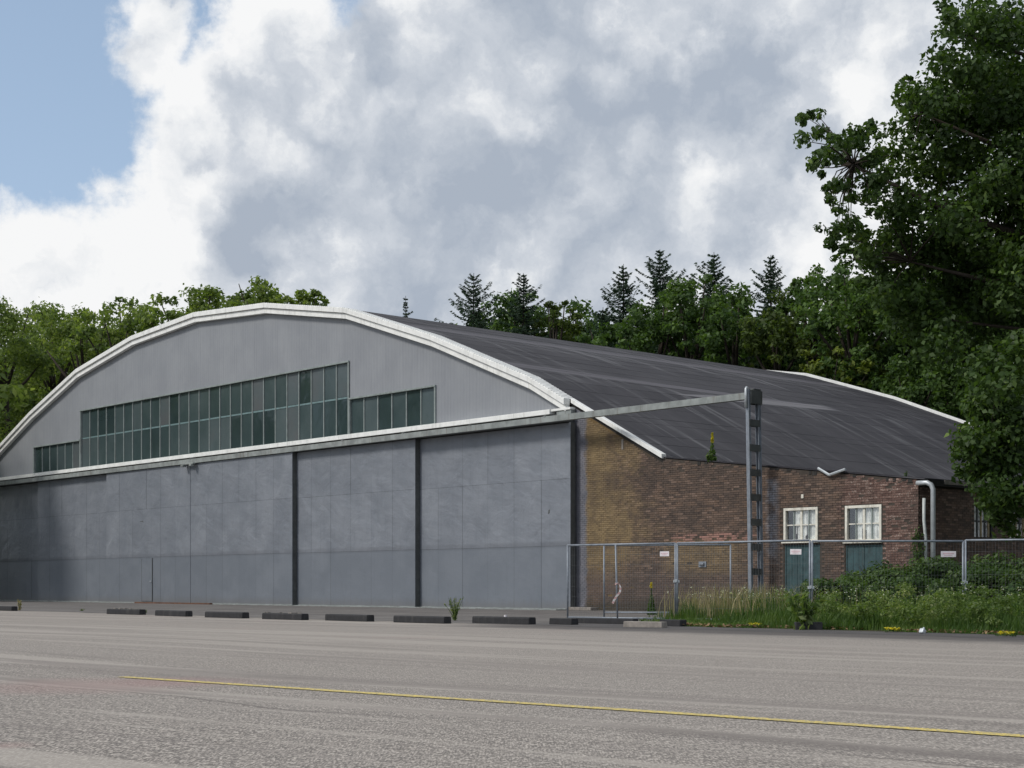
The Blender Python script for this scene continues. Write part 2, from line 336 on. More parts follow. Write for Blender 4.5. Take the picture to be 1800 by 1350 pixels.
def roof_fn(t, p, o):
    uv = t.sep(t.new('ShaderNodeUVMap').outputs[0]); a, d = uv[0], uv[1]      # a: down the slope, d: along the building (metres)
    r = t.new('ShaderNodeObjectInfo').outputs['Random']
    n = t.noise(t.comb(a, d, 0), .35, 5, .6)
    c = t.mix(t.sm(n, .3, .7), (.033, .032, .038), (.052, .050, .057))
    c = t.mix(t.m('MULTIPLY', r, .45), c, (.029, .028, .034))
    st = t.noise(t.comb(t.m('MULTIPLY', a, .13), t.m('MULTIPLY', d, 1.5), 0), 1., 6, .65)
    st = t.m('MULTIPLY', t.sm(st, .49, .66), t.sm(t.noise(t.comb(t.m('MULTIPLY', a, .2), t.m('MULTIPLY', d, .25), 3.), 1., 3), .38, .6))
    c = t.mix(t.m('MULTIPLY', st, 1.), c, (.120, .118, .126))
    st2 = t.noise(t.comb(t.m('MULTIPLY', a, .35), t.m('MULTIPLY', d, 6), 7.), 1., 4, .6)
    c = t.mix(t.m('MULTIPLY', t.sm(st2, .5, .75), .25), c, (.08, .077, .082))
    # pale dried puddle marks along two felt courses
    wob = t.m('MULTIPLY', t.noise(t.comb(0, d, 0), .12, 3), 1.0)
    b1 = t.sm(t.m('ABSOLUTE', t.m('SUBTRACT', t.m('ADD', a, t.m('MULTIPLY', wob, .4)), t.m('ADD', 23.75, t.m('MULTIPLY', d, .055)))), .48, .28)
    b1 = t.m('MULTIPLY', b1, t.sm(d, 22., 18.))
    b2 = t.sm(t.m('ABSOLUTE', t.m('SUBTRACT', t.m('ADD', a, wob), 17.0)), .8, .5)
    c = t.mix(t.m('MULTIPLY', t.m('MAXIMUM', b1, t.m('MULTIPLY', b2, .8)), t.m('MULTIPLY', t.sm(n, .2, .45), .9)), c, (.105, .100, .112))
    pt = t.m('MULTIPLY', t.sm(t.m('ABSOLUTE', t.m('SUBTRACT', t.m('ADD', a, t.m('MULTIPLY', wob, .2)), t.m('ADD', 26.6, t.m('MULTIPLY', d, -.1)))), t.m('MULTIPLY', t.sm(d, 7.5, 12.), .5), t.m('MULTIPLY', t.sm(d, 7.5, 12.), .38)), t.m('MULTIPLY', t.sm(d, 7.6, 8.6), t.sm(d, 21., 19.5)))
    c = t.mix(t.m('MULTIPLY', pt, .85), c, (.17, .165, .175))
    sp = t.noise(t.comb(a, d, 0), 30, 3, .6); c = t.mix(t.m('MULTIPLY', t.sm(sp, .5, .8), .2), c, (.10, .10, .105))
    setp(t, p, c, .8, 0, .25); bump(t, p, t.m('ADD', t.noise(t.comb(a, d, 0), 1.6, 4), t.m('MULTIPLY', sp, .15)), .3, .05)
M['roof'] = mat('bitumen roofing felt', roof_fn)

def asphalt_fn(t, p, o):
    P = wpos(t); x, y, z = lpos(t)
    big = t.noise(P, .12, 5, .6); mid = t.noise(P, 1.1, 5, .6)
    # aggregate: pale stones in dark binder, several sizes
    vc = t.voro(P, 60, out='Color'); g1 = t.sep(vc)[0]
    vc2 = t.voro(P, 30, out='Color'); g2 = t.sep(vc2)[1]
    dd = t.voro(P, 60)
    g3 = t.noise(t.comb(t.m('MULTIPLY', t.sep(P)[0], 80.), t.m('MULTIPLY', t.sep(P)[1], 12.), 0), 1., 3, .7)
    g = t.m('ADD', t.m('ADD', t.m('MULTIPLY', g1, .40), t.m('MULTIPLY', g2, .14)), t.m('MULTIPLY', t.sm(g3, .32, .68), .50))
    g = t.m('ADD', t.m('MULTIPLY', t.m('SUBTRACT', g, .52), 1.35), .5)
    c = t.ramp(g, [(.16, (.045, .042, .042)), (.36, (.13, .122, .117)), (.55, (.27, .252, .237)), (.75, (.46, .432, .405)), (1, (.66, .625, .58))])
    c = t.mix(t.m('MULTIPLY', t.sm(dd, .45, .7), .4), c, (.09, .085, .08))
    c = t.mix(t.m('MULTIPLY', t.sm(big, .35, .62), .25), c, (.25, .238, .228))
    # worn wheel tracks run roughly along the hangar front, a few of them lighter or darker
    bend = t.m('MULTIPLY', t.noise(t.comb(t.m('MULTIPLY', x, .03), 0, 0), 1., 2), 6.)
    q = t.m('ADD', t.m('SUBTRACT', y, t.m('MULTIPLY', x, .09)), bend)
    tr = t.noise(t.comb(t.m('MULTIPLY', x, .035), q, 0), .85, 5, .65)
    c = t.mix(t.m('MULTIPLY', t.sm(tr, .52, .58), .65), c, (.39, .37, .345))
    tr2 = t.noise(t.comb(t.m('MULTIPLY', x, .045), t.m('ADD', q, 31.), 0), 1.1, 5, .65)
    c = t.mix(t.m('MULTIPLY', t.sm(tr2, .52, .62), .55), c, (.125, .112, .112))
    c = t.mix(t.m('MULTIPLY', t.sm(mid, .55, .8), .15), c, (.16, .13, .12))
    pk = t.m('MULTIPLY', t.sm(t.noise(P, .25, 4), .6, .72), .22); c = t.mix(pk, c, (.27, .17, .17))
    for (gx, gy, wd, am, ph) in ((250, 1222, .035, .75, 0.), (900, 1262, .28, .45, 5.), (1500, 1150, .10, .35, 9.), (300, 1180, .2, .35, 13.)):
        g0 = ground(gx, gy)-P0; q0 = g0.dot(YL) - .09*g0.dot(XL)
        ln = t.m('ADD', t.m('SUBTRACT', t.m('SUBTRACT', y, t.m('MULTIPLY', x, .09)), q0), t.m('MULTIPLY', t.m('SUBTRACT', t.noise(t.comb(x, ph, 0), .35, 4, .6), .5), 1.1))
        msk = t.m('MULTIPLY', t.sm(t.m('ABSOLUTE', ln), wd, wd*.4), t.sm(t.noise(t.comb(x, ph+3., 0), .22, 4, .6), .42, .56))
        c = t.mix(t.m('MULTIPLY', msk, am), c, (.07, .062, .062))
    for (gx, gy, r_) in ((15, 1310, .55), (150, 1205, 1.6), (330, 1198, 1.2)):
        g0 = ground(gx, gy); dd_ = t.vm('DISTANCE', P, tuple(g0))
        c = t.mix(t.m('MULTIPLY', t.sm(t.m('ADD', dd_, t.m('MULTIPLY', mid, .8)), r_*1.2, r_*.5), .35), c, (.30, .17, .17))
    # worn lighter towards the hangar
    c = t.mix(t.sm(y, -46., -22., 0., .5), c, (.305, .284, .265))
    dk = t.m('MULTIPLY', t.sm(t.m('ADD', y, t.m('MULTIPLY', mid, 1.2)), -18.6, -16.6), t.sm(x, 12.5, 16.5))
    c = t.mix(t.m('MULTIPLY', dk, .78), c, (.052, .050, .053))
    c = t.mix(1., c, (1.045, 1.0, .945), 'MULTIPLY')
    setp(t, p, c, .88, 0, .3)
    bump(t, p, t.m('ADD', g1, t.m('MULTIPLY', mid, .5)), .55, .008)
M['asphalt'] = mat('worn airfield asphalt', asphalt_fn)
def apron_fn(t, p, o):
    P = wpos(t); x, y, z = lpos(t); n = t.noise(P, .6, 6, .65); g = t.sep(t.voro(P, 60, out='Color'))[0]
    c = t.mix(t.sm(n, .3, .7), (.085, .078, .074), (.16, .148, .138))
    c = t.mix(t.m('MULTIPLY', g, .35), c, (.22, .20, .185))
    st = t.noise(t.comb(t.m('MULTIPLY', x, .1), t.m('MULTIPLY', y, 1.4), 0), 1, 5, .6)
    c = t.mix(t.m('MULTIPLY', t.sm(st, .5, .7), .4), c, (.25, .235, .215))
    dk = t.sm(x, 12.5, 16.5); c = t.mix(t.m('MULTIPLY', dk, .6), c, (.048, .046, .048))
    setp(t, p, c, .9, 0, .3); bump(t, p, g, .5, .01)
M['apron'] = mat('dark patched asphalt', apron_fn)
def soil_fn(t, p, o):
    P = wpos(t); n = t.noise(P, .8, 6, .65)
    c = t.mix(t.sm(n, .3, .7), (.035, .045, .018), (.075, .062, .038)); setp(t, p, c, .95, 0, .1); bump(t, p, t.noise(P, 6, 5), .8, .1)
M['soil'] = mat('grassy soil', soil_fn)
def paint_fn(t, p, o):
    P = wpos(t); n = t.noise(P, 26, 5, .7); g = t.sep(t.voro(P, 75, out='Color'))[0]
    c = t.mix(t.m('MULTIPLY', g, .5), (.72, .55, .12), (.55, .43, .13))
    c = t.mix(t.m('MULTIPLY', t.sm(t.m('ADD', n, t.m('MULTIPLY', g, .25)), .54, .74), .85), c, (.24, .225, .18)); setp(t, p, c, .7); bump(t, p, g, .5, .008)
M['yellow_line'] = mat('worn yellow road paint', paint_fn)
def leaf_mat(name, lo, hi, trans=.35, spec=.3, rough=.55, hi2=None):
    def fn(t, p, o):
        a = t.new('ShaderNodeAttribute', attribute_name='tint').outputs['Fac']
        st = [(0, lo), (.6, hi)] + [(1, hi2 or tuple(min(1, h*1.5) for h in hi))]
        c = t.ramp(a, st)
        c = t.mix(t.sm(t.noise(wpos(t), .45, 3), .40, .62, 0., .6), c, lo)
        setp(t, p, c, rough, 0, spec)
        tl = t.new('ShaderNodeBsdfTranslucent'); t.inp(tl, 0, t.mix(1., c, (1.5, 1.6, .7), 'MULTIPLY'))
        mx = t.new('ShaderNodeMixShader'); mx.inputs[0].default_value = trans
        t.l.new(p.outputs[0], mx.inputs[1]); t.l.new(tl.outputs[0], mx.inputs[2]); t.l.new(mx.outputs[0], o.inputs[0])
    return mat(name, fn)
M['oak'] = leaf_mat('oak leaves', (.026, .052, .013), (.075, .130, .030), hi2=(.16, .23, .05))
M['far_green'] = leaf_mat('broadleaf foliage', (.038, .075, .022), (.10, .17, .042), hi2=(.16, .24, .06))
M['far_olive'] = leaf_mat('olive foliage', (.035, .058, .014), (.10, .14, .030), hi2=(.17, .21, .05))
M['far_yellow'] = leaf_mat('young yellow green foliage', (.06, .09, .018), (.17, .21, .035))
M['left_green'] = leaf_mat('broadleaf foliage with painted sunlight', (.075, .12, .034), (.20, .26, .07), .46, hi2=(.32, .37, .12))  # sunlight on the left trees is put into a brighter leaf colour
M['needle'] = leaf_mat('spruce needles', (.020, .042, .023), (.044, .078, .044), .15)
M['bramble'] = leaf_mat('bramble leaves', (.030, .062, .018), (.080, .135, .036), .33, hi2=(.15, .20, .07))
M['grassy'] = leaf_mat('grass blades', (.045, .090, .018), (.105, .17, .040), .38, hi2=(.20, .24, .08))
M['seed'] = leaf_mat('dry seed heads', (.20, .17, .09), (.34, .29, .17), .3)
M['yellow_flower'] = leaf_mat('yellow petals', (.42, .36, .03), (.66, .56, .04), .3)
M['white_flower'] = leaf_mat('white petals', (.5, .52, .4), (.7, .72, .6), .3)
M['litter'] = leaf_mat('dry leaf litter', (.09, .05, .025), (.22, .14, .07), .1)
M['bark'] = mat('bark', lambda t, p, o: (setp(t, p, t.mix(t.noise(wpos(t), 4, 5), (.028, .022, .018), (.07, .058, .046)), .9, 0, .2), bump(t, p, t.noise(wpos(t), 12, 5), .8, .05)))

# ------------------------------------------------------------------ ground
def sheet(name, pts, z, m, n=1):
    me = MB().quad(*[(p[0], p[1], z) for p in pts]).mesh(name); o = link(name, me, None, m); tag(o, kind='structure'); return o
sheet('ground', [(-1500, -1500), (1500, -1500), (1500, 1500), (-1500, 1500)], -.02, M['soil'])
def lp(x, y): w = L2W(x, y); return (w.x, w.y)
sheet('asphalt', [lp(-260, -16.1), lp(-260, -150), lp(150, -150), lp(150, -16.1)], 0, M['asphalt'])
# the dark apron in front of the doors, notched where the grass verge begins
apron = [lp(-260, -16.15)]
xs = np.linspace(-120, 150, 160)
for x in xs: apron.append(lp(x, -16.35 + .22*math.sin(x*1.3) + .16*math.sin(x*3.1+1)))
apron += [lp(150, -14.5), lp(17.4, -14.5), lp(13.2, -8), lp(9.2, -.4), lp(9.2, .3), lp(-260, .3)]
sheet('apron', apron, .004, M['apron'])
ga, gb = ground(215, 1190.5), ground(1830, 1297)
dv = (gb-ga).normalized(); nv = Vector((-dv.y, dv.x, 0))*.072
pts = []
N_ = 70
for i in range(N_+1): q = ga+(gb-ga)*i/N_ + dv*0; pts.append(q + nv*(1+random.uniform(-.12, .12)))
for i in range(N_, -1, -1): q = ga+(gb-ga)*i/N_; pts.append(q - nv*(1+random.uniform(-.12, .12)))
sheet('yellow_line', [(p.x, p.y) for p in pts], .006, M['yellow_line'])

# ------------------------------------------------------------------ hangar
H = empty('hangar', P0, RZ)
tag(H, 'grey and brick aircraft hangar with faceted arched roof, tall sliding doors and gable windows', 'hangar')
ARC = [(27, 14.62), (20.5, 14.22), (14, 13.12), (8, 11.22), (2, 8.9)]        # s from the right door jamb, height
right = [(-s, z) for s, z in ARC]                                             # local x = -s
left = [(-(54-s), z) for s, z in reversed(ARC[1:])]
arch = left + right                                                          # from left to right
EAVE = (4.66, 5.45); LEAN = (15.35, 4.13)
top = [(-54-LEAN[0], LEAN[1]), (-54-EAVE[0], EAVE[1])] + arch + [EAVE, LEAN]
DEP = 32.5
def top_z(x, poly=top):
    for (x0, z0), (x1, z1) in zip(poly, poly[1:]):
        if x0 <= x <= x1: return z0+(z1-z0)*(x-x0)/(x1-x0)
    return poly[-1][1]
# roof: a deck and felt courses lapped over one another, each about a metre wide
pr = [(x, z-.06) for x, z in top] + [(x, z-.22) for x, z in reversed(top)]
deck = MB()
for (x0, z0), (x1, z1) in zip(top, top[1:]):
    deck.prism([(x0, z0-.04), (x0, z0-.2), (x1, z1-.2), (x1, z1-.04)], .02 if x0 < EAVE[0] else .33, DEP)
roof = deck.build('roof', M['dark_hole'], H)
def felt(x0, z0, x1, z1, a0, a1, y0, y1):
    n = Vector((-(z1-z0), 0, (x1-x0))).normalized()
    if n.z < 0: n = -n
    lift0, lift1 = .0, .014
    # the higher edge tucks under the next course
    if z0 < z1: l0, l1 = .008, .003
    else: l0, l1 = .003, .008
    me = bpy.data.meshes.new('felt_course'); v = []; f = []; uv = []
    ny = 8
    for k in range(ny+1):
        y = y0+(y1-y0)*k/ny
        for (x, z, l) in ((x0, z0, l0), (x1, z1, l1)):
            w = random.uniform(0, .0035)
            v.append((x+n.x*(l+w), y, z+n.z*(l+w)))
            v.append((x-n.x*.03, y, z-n.z*.03))
    for k in range(ny):
        b = k*4; f += [(b, b+2, b+6, b+4), (b+1, b+5, b+7, b+3), (b, b+4, b+5, b+1), (b+2, b+3, b+7, b+6)]
    f += [(0, 1, 3, 2), (ny*4, ny*4+2, ny*4+3, ny*4+1)]
    me.from_pydata(v, [], f); u = me.uv_layers.new(name='UVMap')
    for lo in me.loops:
        q = v[lo.vertex_index]; i = lo.vertex_index % 4
        u.data[lo.index].uv = (a0 if i < 2 else a1, q[1])
    return link('felt_course', me, roof, M['roof'])
acc = 0
mid_a = 0
for (x0, z0), (x1, z1) in zip(top, top[1:]):
    if x0 >= -27: break
    mid_a += math.hypot(x1-x0, z1-z0)
for (x0, z0), (x1, z1) in zip(top, top[1:]):
    Ls = math.hypot(x1-x0, z1-z0); n = max(1, round(Ls/1.08))
    ts = [0]+[(i+random.uniform(-.22, .22))/n for i in range(1, n)]+[1]
    for i in range(n):
        a, b = ts[i], ts[i+1]
        felt(x0+(x1-x0)*a, z0+(z1-z0)*a, x0+(x1-x0)*b, z0+(z1-z0)*b, abs(acc+Ls*a-mid_a), abs(acc+Ls*b-mid_a), -.02, DEP+.05)
    acc += Ls
# gable cladding: trapezoid-profile sheet cut to the arch
def clad():
    b = MB(); P = .2; x = -53.6; zb = 7.35; cols = []
    def ztop(x): return top_z(x) - .28
    prof = [(0, 0), (.11, 0), (.13, .006), (.18, .006)]
    X = []
    while x < -.15:
        for dx, dy in prof:
            if x+dx < -.12: X.append((x+dx, -.04-dy))
        x += P
    WX = [(-46, -40, 7.62, 9.16), (-40, -14, 7.62, 10.82), (-14, -8, 7.62, 9.16)]
    for (xa, ya), (xb, yb) in zip(X, X[1:]):
        xm = (xa+xb)/2; lo = zb
        for w in WX:
            if w[0] <= xm <= w[1]: lo = w[3]
        za, zb2 = max(lo, ztop(xa)), max(lo, ztop(xb))
        b.quad((xa, ya, lo), (xb, yb, lo), (xb, yb, zb2), (xa, ya, za))
    return b
clad().build('gable_cladding', M['gable'], H)
gw = MB(); poly = [(-54.2, 7.0)] + [(x, z-.2) for x, z in [(-54.2, 7.9)] + arch + [(.2, 7.9)]] + [(.2, 7.0)]
gw.prism(poly, .45, .6); gw.build('gable_wall', M['dark_hole'], H)
# white barge boards following the many-sided arch, in two steps, one board per facet
pts2 = [(-54.0, top_z(-54.0))] + arch + [(.02, top_z(.02))]
for (x0, z0), (x1, z1) in zip(pts2, pts2[1:]):
    g = .004
    d = (x1-x0)*0 + g
    for (hi, lo, y0, y1) in ((.02, -.19, -.38, -.06), (-.21, -.44, -.29, -.07)):
        b = MB(); b.prism([(x0+d, z0+hi), (x0+d, z0+lo), (x1-d, z1+lo), (x1-d, z1+hi)], y0, y1)
        b.build('barge_board', M['white_trim'], H, bevel=.008)
# serrated metal capping on top of the board (ribs of the roof sheet edge)
cp = MB()
for (x0, z0), (x1, z1) in zip(pts2, pts2[1:]):
    L_ = math.hypot(x1-x0, z1-z0); n = int(L_/.16)
    for i in range(n):
        a = (i+.2)/n; b_ = (i+.8)/n
        xa, za, xb, zb_ = x0+(x1-x0)*a, z0+(z1-z0)*a, x0+(x1-x0)*b_, z0+(z1-z0)*b_
        cp.prism([(xa, za+.05), (xa, za+.022), (xb, zb_+.022), (xb, zb_+.05)], -.35, .25)
o = cp.build('roof_edge_ribs', M['white_trim'], H); o['kind'] = 'stuff'
# verge strips on the brick part and at the far end
for (x0, x1, y0, y1) in ((.12, 4.72, -.12, .12),):
    z0, z1 = top_z(x0)+.03, top_z(x1)+.03
    MB().prism([(x0, z0+.07), (x0, z0-.09), (x1, z1-.09), (x1, z1+.07)], y0, y1).build('verge_strip', M['white_trim'], H, bevel=.01)
for (x0, z0), (x1, z1) in zip(top, top[1:]):
    MB().prism([(x0, z0+.16), (x0, z0-.05), (x1, z1-.05), (x1, z1+.16)], DEP-.05, DEP+.18).build('verge_strip', M['white_trim'], H, bevel=.01)
# rear and far side walls
bw = MB(); bw.prism([(-69, 0)] + [(x, z-.2) for x, z in [(-69, 4.2)]+top[1:-1]+[(15.05, 4.17)]] + [(15.05, 0)], DEP-.4, DEP-.12)
bw.build('rear_wall', M['brick'], H)
MB().box(-69.1, -68.8, .35, DEP-.45, 0, 4.0).build('far_side_wall', M['brick'], H)

# window strip
def winstrip(x0, x1, z0, z1, ncol, rows):
    f = empty('window_strip', (0, 0, 0)); f.parent = H
    me = MB()
    me.box(x0-.05, x1+.05, -.12, .1, z1-.03, z1+.04); me.box(x0-.05, x1+.05, -.1, .1, z0-.06, z0)
    me.box(x0-.05, x0+.03, -.1, .1, z0, z1-.03); me.box(x1-.03, x1+.05, -.1, .1, z0, z1-.03)
    bpy.data.objects.remove(f); f = me.build('window_strip', M['mullion'], H)
    w = (x1-x0)/ncol
    for i in range(1, ncol):
        x = x0+i*w; MB().box(x-.028, x+.028, -.02+random.uniform(-.006, .006), .08, z0, z1-.03).build('mullion', M['mullion'], f)
    zs = [z0]+rows+[z1-.03]
    for r in rows: MB().box(x0+.03, x1-.03, .012, .06, r-.04, r+.04).build('transom', M['transom'], f)
    for j in range(len(zs)-1):
        for i in range(ncol):
            xa, xb = x0+i*w+.028, x0+(i+1)*w-.028; a, b = zs[j], zs[j+1]
            if j > 0: a += .055
            if j < len(zs)-2: b -= .055
            tx = random.uniform(-.008, .008); tz = random.uniform(-.008, .008)
            g = MB().box(xa, xb, 0, .01, a, b)
            g.v = [(x, y + (x-(xa+xb)/2)*tx*1.5 + (z-(a+b)/2)*tz + .02, z) for x, y, z in g.v]
            g.build('pane', M['glass'], f)
winstrip(-46, -40, 7.62, 9.16, 6, []); winstrip(-40+.08, -14-.08, 7.62, 10.82, 26, [9.25]); winstrip(-14, -8, 7.62, 9.16, 6, [])

# canopy flashing under the gable and the overhead rails
MB().box(-54.3, -.78, -.36, -.06, 7.37, 7.56).build('white_flashing', M['white_trim'], H, bevel=.01)
MB().box(-.76, .28, -.30, -.04, 7.47, 7.56).build('jamb_capping', M['white_trim'], H, bevel=.01)
MB().box(-.5, .28, -.26, -.02, 7.22, 7.46).build('bearing_block', M['rail'], H, bevel=.01)
MB().box(-54.2, -.3, -.24, .44, 7.22, 7.345).build('lintel', M['dark_metal'], H)
RX1 = lx(1311, -.9)
rl = MB(); rl.box(-54.2, RX1, -.96, -.90, 6.99, 7.21); rl.box(-54.2, RX1, -.90, -.70, 7.17, 7.205); rl.box(-54.2, RX1, -.90, -.74, 6.99, 7.02)
rl.box(-54.2, .25, -.68, -.1, 7.0, 7.12, mi=1)
rl.build('overhead_rail', [M['rail'], M['dark_metal']], H)
for i in range(13):                                                # hanger brackets of the rail
    x = -52+i*4.3; MB().box(x-.06, x+.06, -.98, -.2, 7.205, 7.24).build('rail_bracket', M['rail'], H)
bx = lx(334, -.95)
MB().box(bx-.55, bx+.55, -1.12, -.97, 6.93, 7.0).box(bx-.5, bx-.3, -1.2, -1.0, 6.83, 6.93).box(bx+.3, bx+.5, -1.2, -1.0, 6.83, 6.93).build('door_stop', M['rail'], H, bevel=.01)
# sliding doors
FR = {'A': -.35, 'B': -.60, 'C': -.85}
xr = [lx(1003, -.35), lx(730, -.60), lx(514, -.85), lx(335, -.85), lx(187, -.85), lx(67, -.60)]
doors = [(xr[1]-.35, xr[0], 'A'), (xr[2]-.35, xr[1], 'B'), (xr[3]+.0, xr[2], 'C'), (xr[4], xr[3]-.012, 'C'), (xr[5], xr[4]+.3, 'B'), (-54.2, xr[5]+.3, 'A')]
DZ = 6.98
for k, (x0, x1, pl) in enumerate(doors):
    y = FR[pl]
    if x0 > x1: x0, x1 = x1, x0
    d = MB(); d.box(x0, x1-.02, y+.012, y+.215, .04, DZ)
    d = d.build('sliding_door', M['dark_metal'], H)
    xe = x1
    MB().box(xe-.05, xe, y-.012, y+.22, .03, DZ).build('edge_channel', M['door'] if k != 3 else M['door'], d)
    MB().box(xe+.0015, xe+.012, y+.012, y+.24, .03, DZ).build('end_shade_strip', M['dark_metal'], d)  # dark strip paints in the shade on the door's right end
    nc = 6; w = (x1-.05-x0)/nc; zr = [.05, 2.4, 4.9, DZ-.01]
    for j in range(3):
        for i in range(nc):
            xa, xb = x0+i*w+.004, x0+(i+1)*w-.004; za, zb = zr[j]+.004, zr[j+1]-.004
            if k == 3 and j == 0 and i in (2,): 
                pass
            m = MB(); nx, nz = 4, 4; am = .010 if j else .005
            off = [[random.uniform(-1, 1)*am if 0 < a < nx and 0 < b < nz else 0 for b in range(nz+1)] for a in range(nx+1)]
            base = random.uniform(-.004, .003); tw = random.uniform(-.004, .004)
            for a in range(nx+1):
                for b in range(nz+1):
                    m.v.append((xa+(xb-xa)*a/nx, y+base+off[a][b]+tw*(a/nx-.5), za+(zb-za)*b/nz))
            for a in range(nx):
                for b in range(nz):
                    q = a*(nz+1)+b; m.f.append((q, q+nz+1, q+nz+2, q+1)); m.mi.append(0)
            ob = m.build('steel_sheet', M['door'], d, smooth=True)
    MB().box(x0, x1-.05, y-.008, y+.01, .0, .06).build('bottom_rail', M['rail'], d)
    if k == 3:
        xa, xb = lx(250, y), lx(268, y)
        m = MB(); m.box(xa, xb, y-.03, y-.012, .12, 2.28); m.box(xb-.16, xb-.07, y-.07, y-.03, 1.1, 1.16, mi=1); m.box(xb-.012, xb+.03, y-.034, y-.01, .1, 2.34, mi=2)
        m.box(xa-.02, xa, y-.034, y-.01, .1, 2.30, mi=2)
        m.build('wicket_door', [M['door'], M['zinc'], M['dark_metal']], d)
# concrete/steel jamb and threshold rails
MB().box(-54.6, .3, -1.05, -.1, -.01, .035).build('floor_rail', M['rail'], H)
xa, xb = lx(240, -1.1), lx(372, -1.1); MB().box(xa, xb, -1.22, -1.055, 0, .07).build('rusty_floor_plate', M['rust'], H)
MB().box(lx(1006, -.3), lx(1040, -.5), -.55, -.18, 0, .12).build('door_sill', M['concrete'], H, bevel=.02)
MB().box(-.02, .08, -.1, .3, 0, 7.2).build('door_jamb', M['dark_metal'], H)

# ---- brick front of the right wing
WIN = []; DOORS = []
for (a, b, ty, by) in ((1378, 1438, 891, 951), (1486, 1550, 886.5, 951)):
    WIN.append((lx(a), lx(b), lz(b, by), lz(b, ty)))
for (a, b, ty) in ((1379, 1441, 957), (1486, 1551, 957)):
    DOORS.append((lx(a), lx(b), .1, lz(b, ty)))
holes = WIN + DOORS
X1 = 15.1
fw = MB()
# mortar core, cut round the openings (columns of boxes)
cuts = sorted({0.08, X1-.02, EAVE[0]} | {h[0] for h in holes} | {h[1] for h in holes})
for xa, xb in zip(cuts, cuts[1:]):
    xm = (xa+xb)/2; hs = sorted([(h[2], h[3]) for h in holes if h[0] < xm < h[1]]); z = 0
    for (a, b) in hs:
        if a > z: fw.box(xa, xb, .008, .30, z, a)
        z = b
    dd_ = .21 if xa < EAVE[0] else .06; fw.prism([(xa, z), (xb, z), (xb, top_z(xb)-dd_), (xa, top_z(xa)-dd_)], .008, .30)
wall = fw.build('brick_wall', M['mortar'], H)
PX, PZ = .22, .075
single = []; stuff = MB()
def brick_box(m, x0, x1, y0, y1, z0, z1, axis='x'):
    if axis == 'x':
        m.box(x0, x1, y0, y1, z0, z1)
    else: m.box(y0, y1, x0, x1, z0, z1)
row = 0; z = .0; allb = []
while z < 8.0:
    off = (row % 2)*PX/2; x = .085-off
    while x < X1:
        xa, xb = max(x, .085), min(x+PX-.006, X1)
        if xb-xa > .04:
            tz = min(top_z(xa), top_z(xb)) - (.17 if xa < EAVE[0] else .035)
            hole = any(xb > h[0]-.005 and xa < h[1]+.005 and z+PZ > h[2] and z < h[3] for h in holes)
            ragged = xa > EAVE[0] and z+PZ > tz-.11 and random.random() < .25
            if xa > 14.6 and z < 2.5 and random.random() < .12: ragged = True
            if z+PZ < tz and not hole and not ragged and random.random() > .006: allb.append((xa, xb, z, row))
        x += PX
    z += PZ; row += 1
cand = sorted([b for b in allb if b[0] > 12.9 and b[2] > 1.3 and b[2] < 4.3], key=lambda b: -b[0])[:300]
cs = set(cand)
for b in allb:
    if b in cs: continue
    spall = b[0] > 12.2 and random.random() < .2
    y0 = -random.uniform(0, .007) + (.006 if spall else 0) + (.004 if random.random() < .08 else 0)
    stuff.box(b[0]+random.uniform(0, .003), b[1]-random.uniform(0, .003), y0, .03, b[2]+random.uniform(0, .002), b[2]+PZ-.011-random.uniform(0, .003))
o = stuff.build('brickwork', M['brick'], wall); o['kind'] = 'stuff'
bm_cache = {}
for b in cand:
    wd = round(b[1]-b[0], 3); key = (wd, random.randrange(4))
    if key not in bm_cache:
        m = MB(); c = random.uniform(0, .004)
        m.box(0, wd, 0, .04, 0, PZ-.011)
        m.v = [(x + random.uniform(-.002, .002), y + (random.uniform(-.004, .006) if y == 0 else 0), z_+random.uniform(-.002, .002)) for x, y, z_ in m.v]
        me = m.mesh('brick'); me.materials.append(M['brick']); bm_cache[key] = me
    link('brick', bm_cache[key], wall, loc=(b[0], random.uniform(-.01, .005) + (.008 if random.random() < .15 else 0), b[2]))
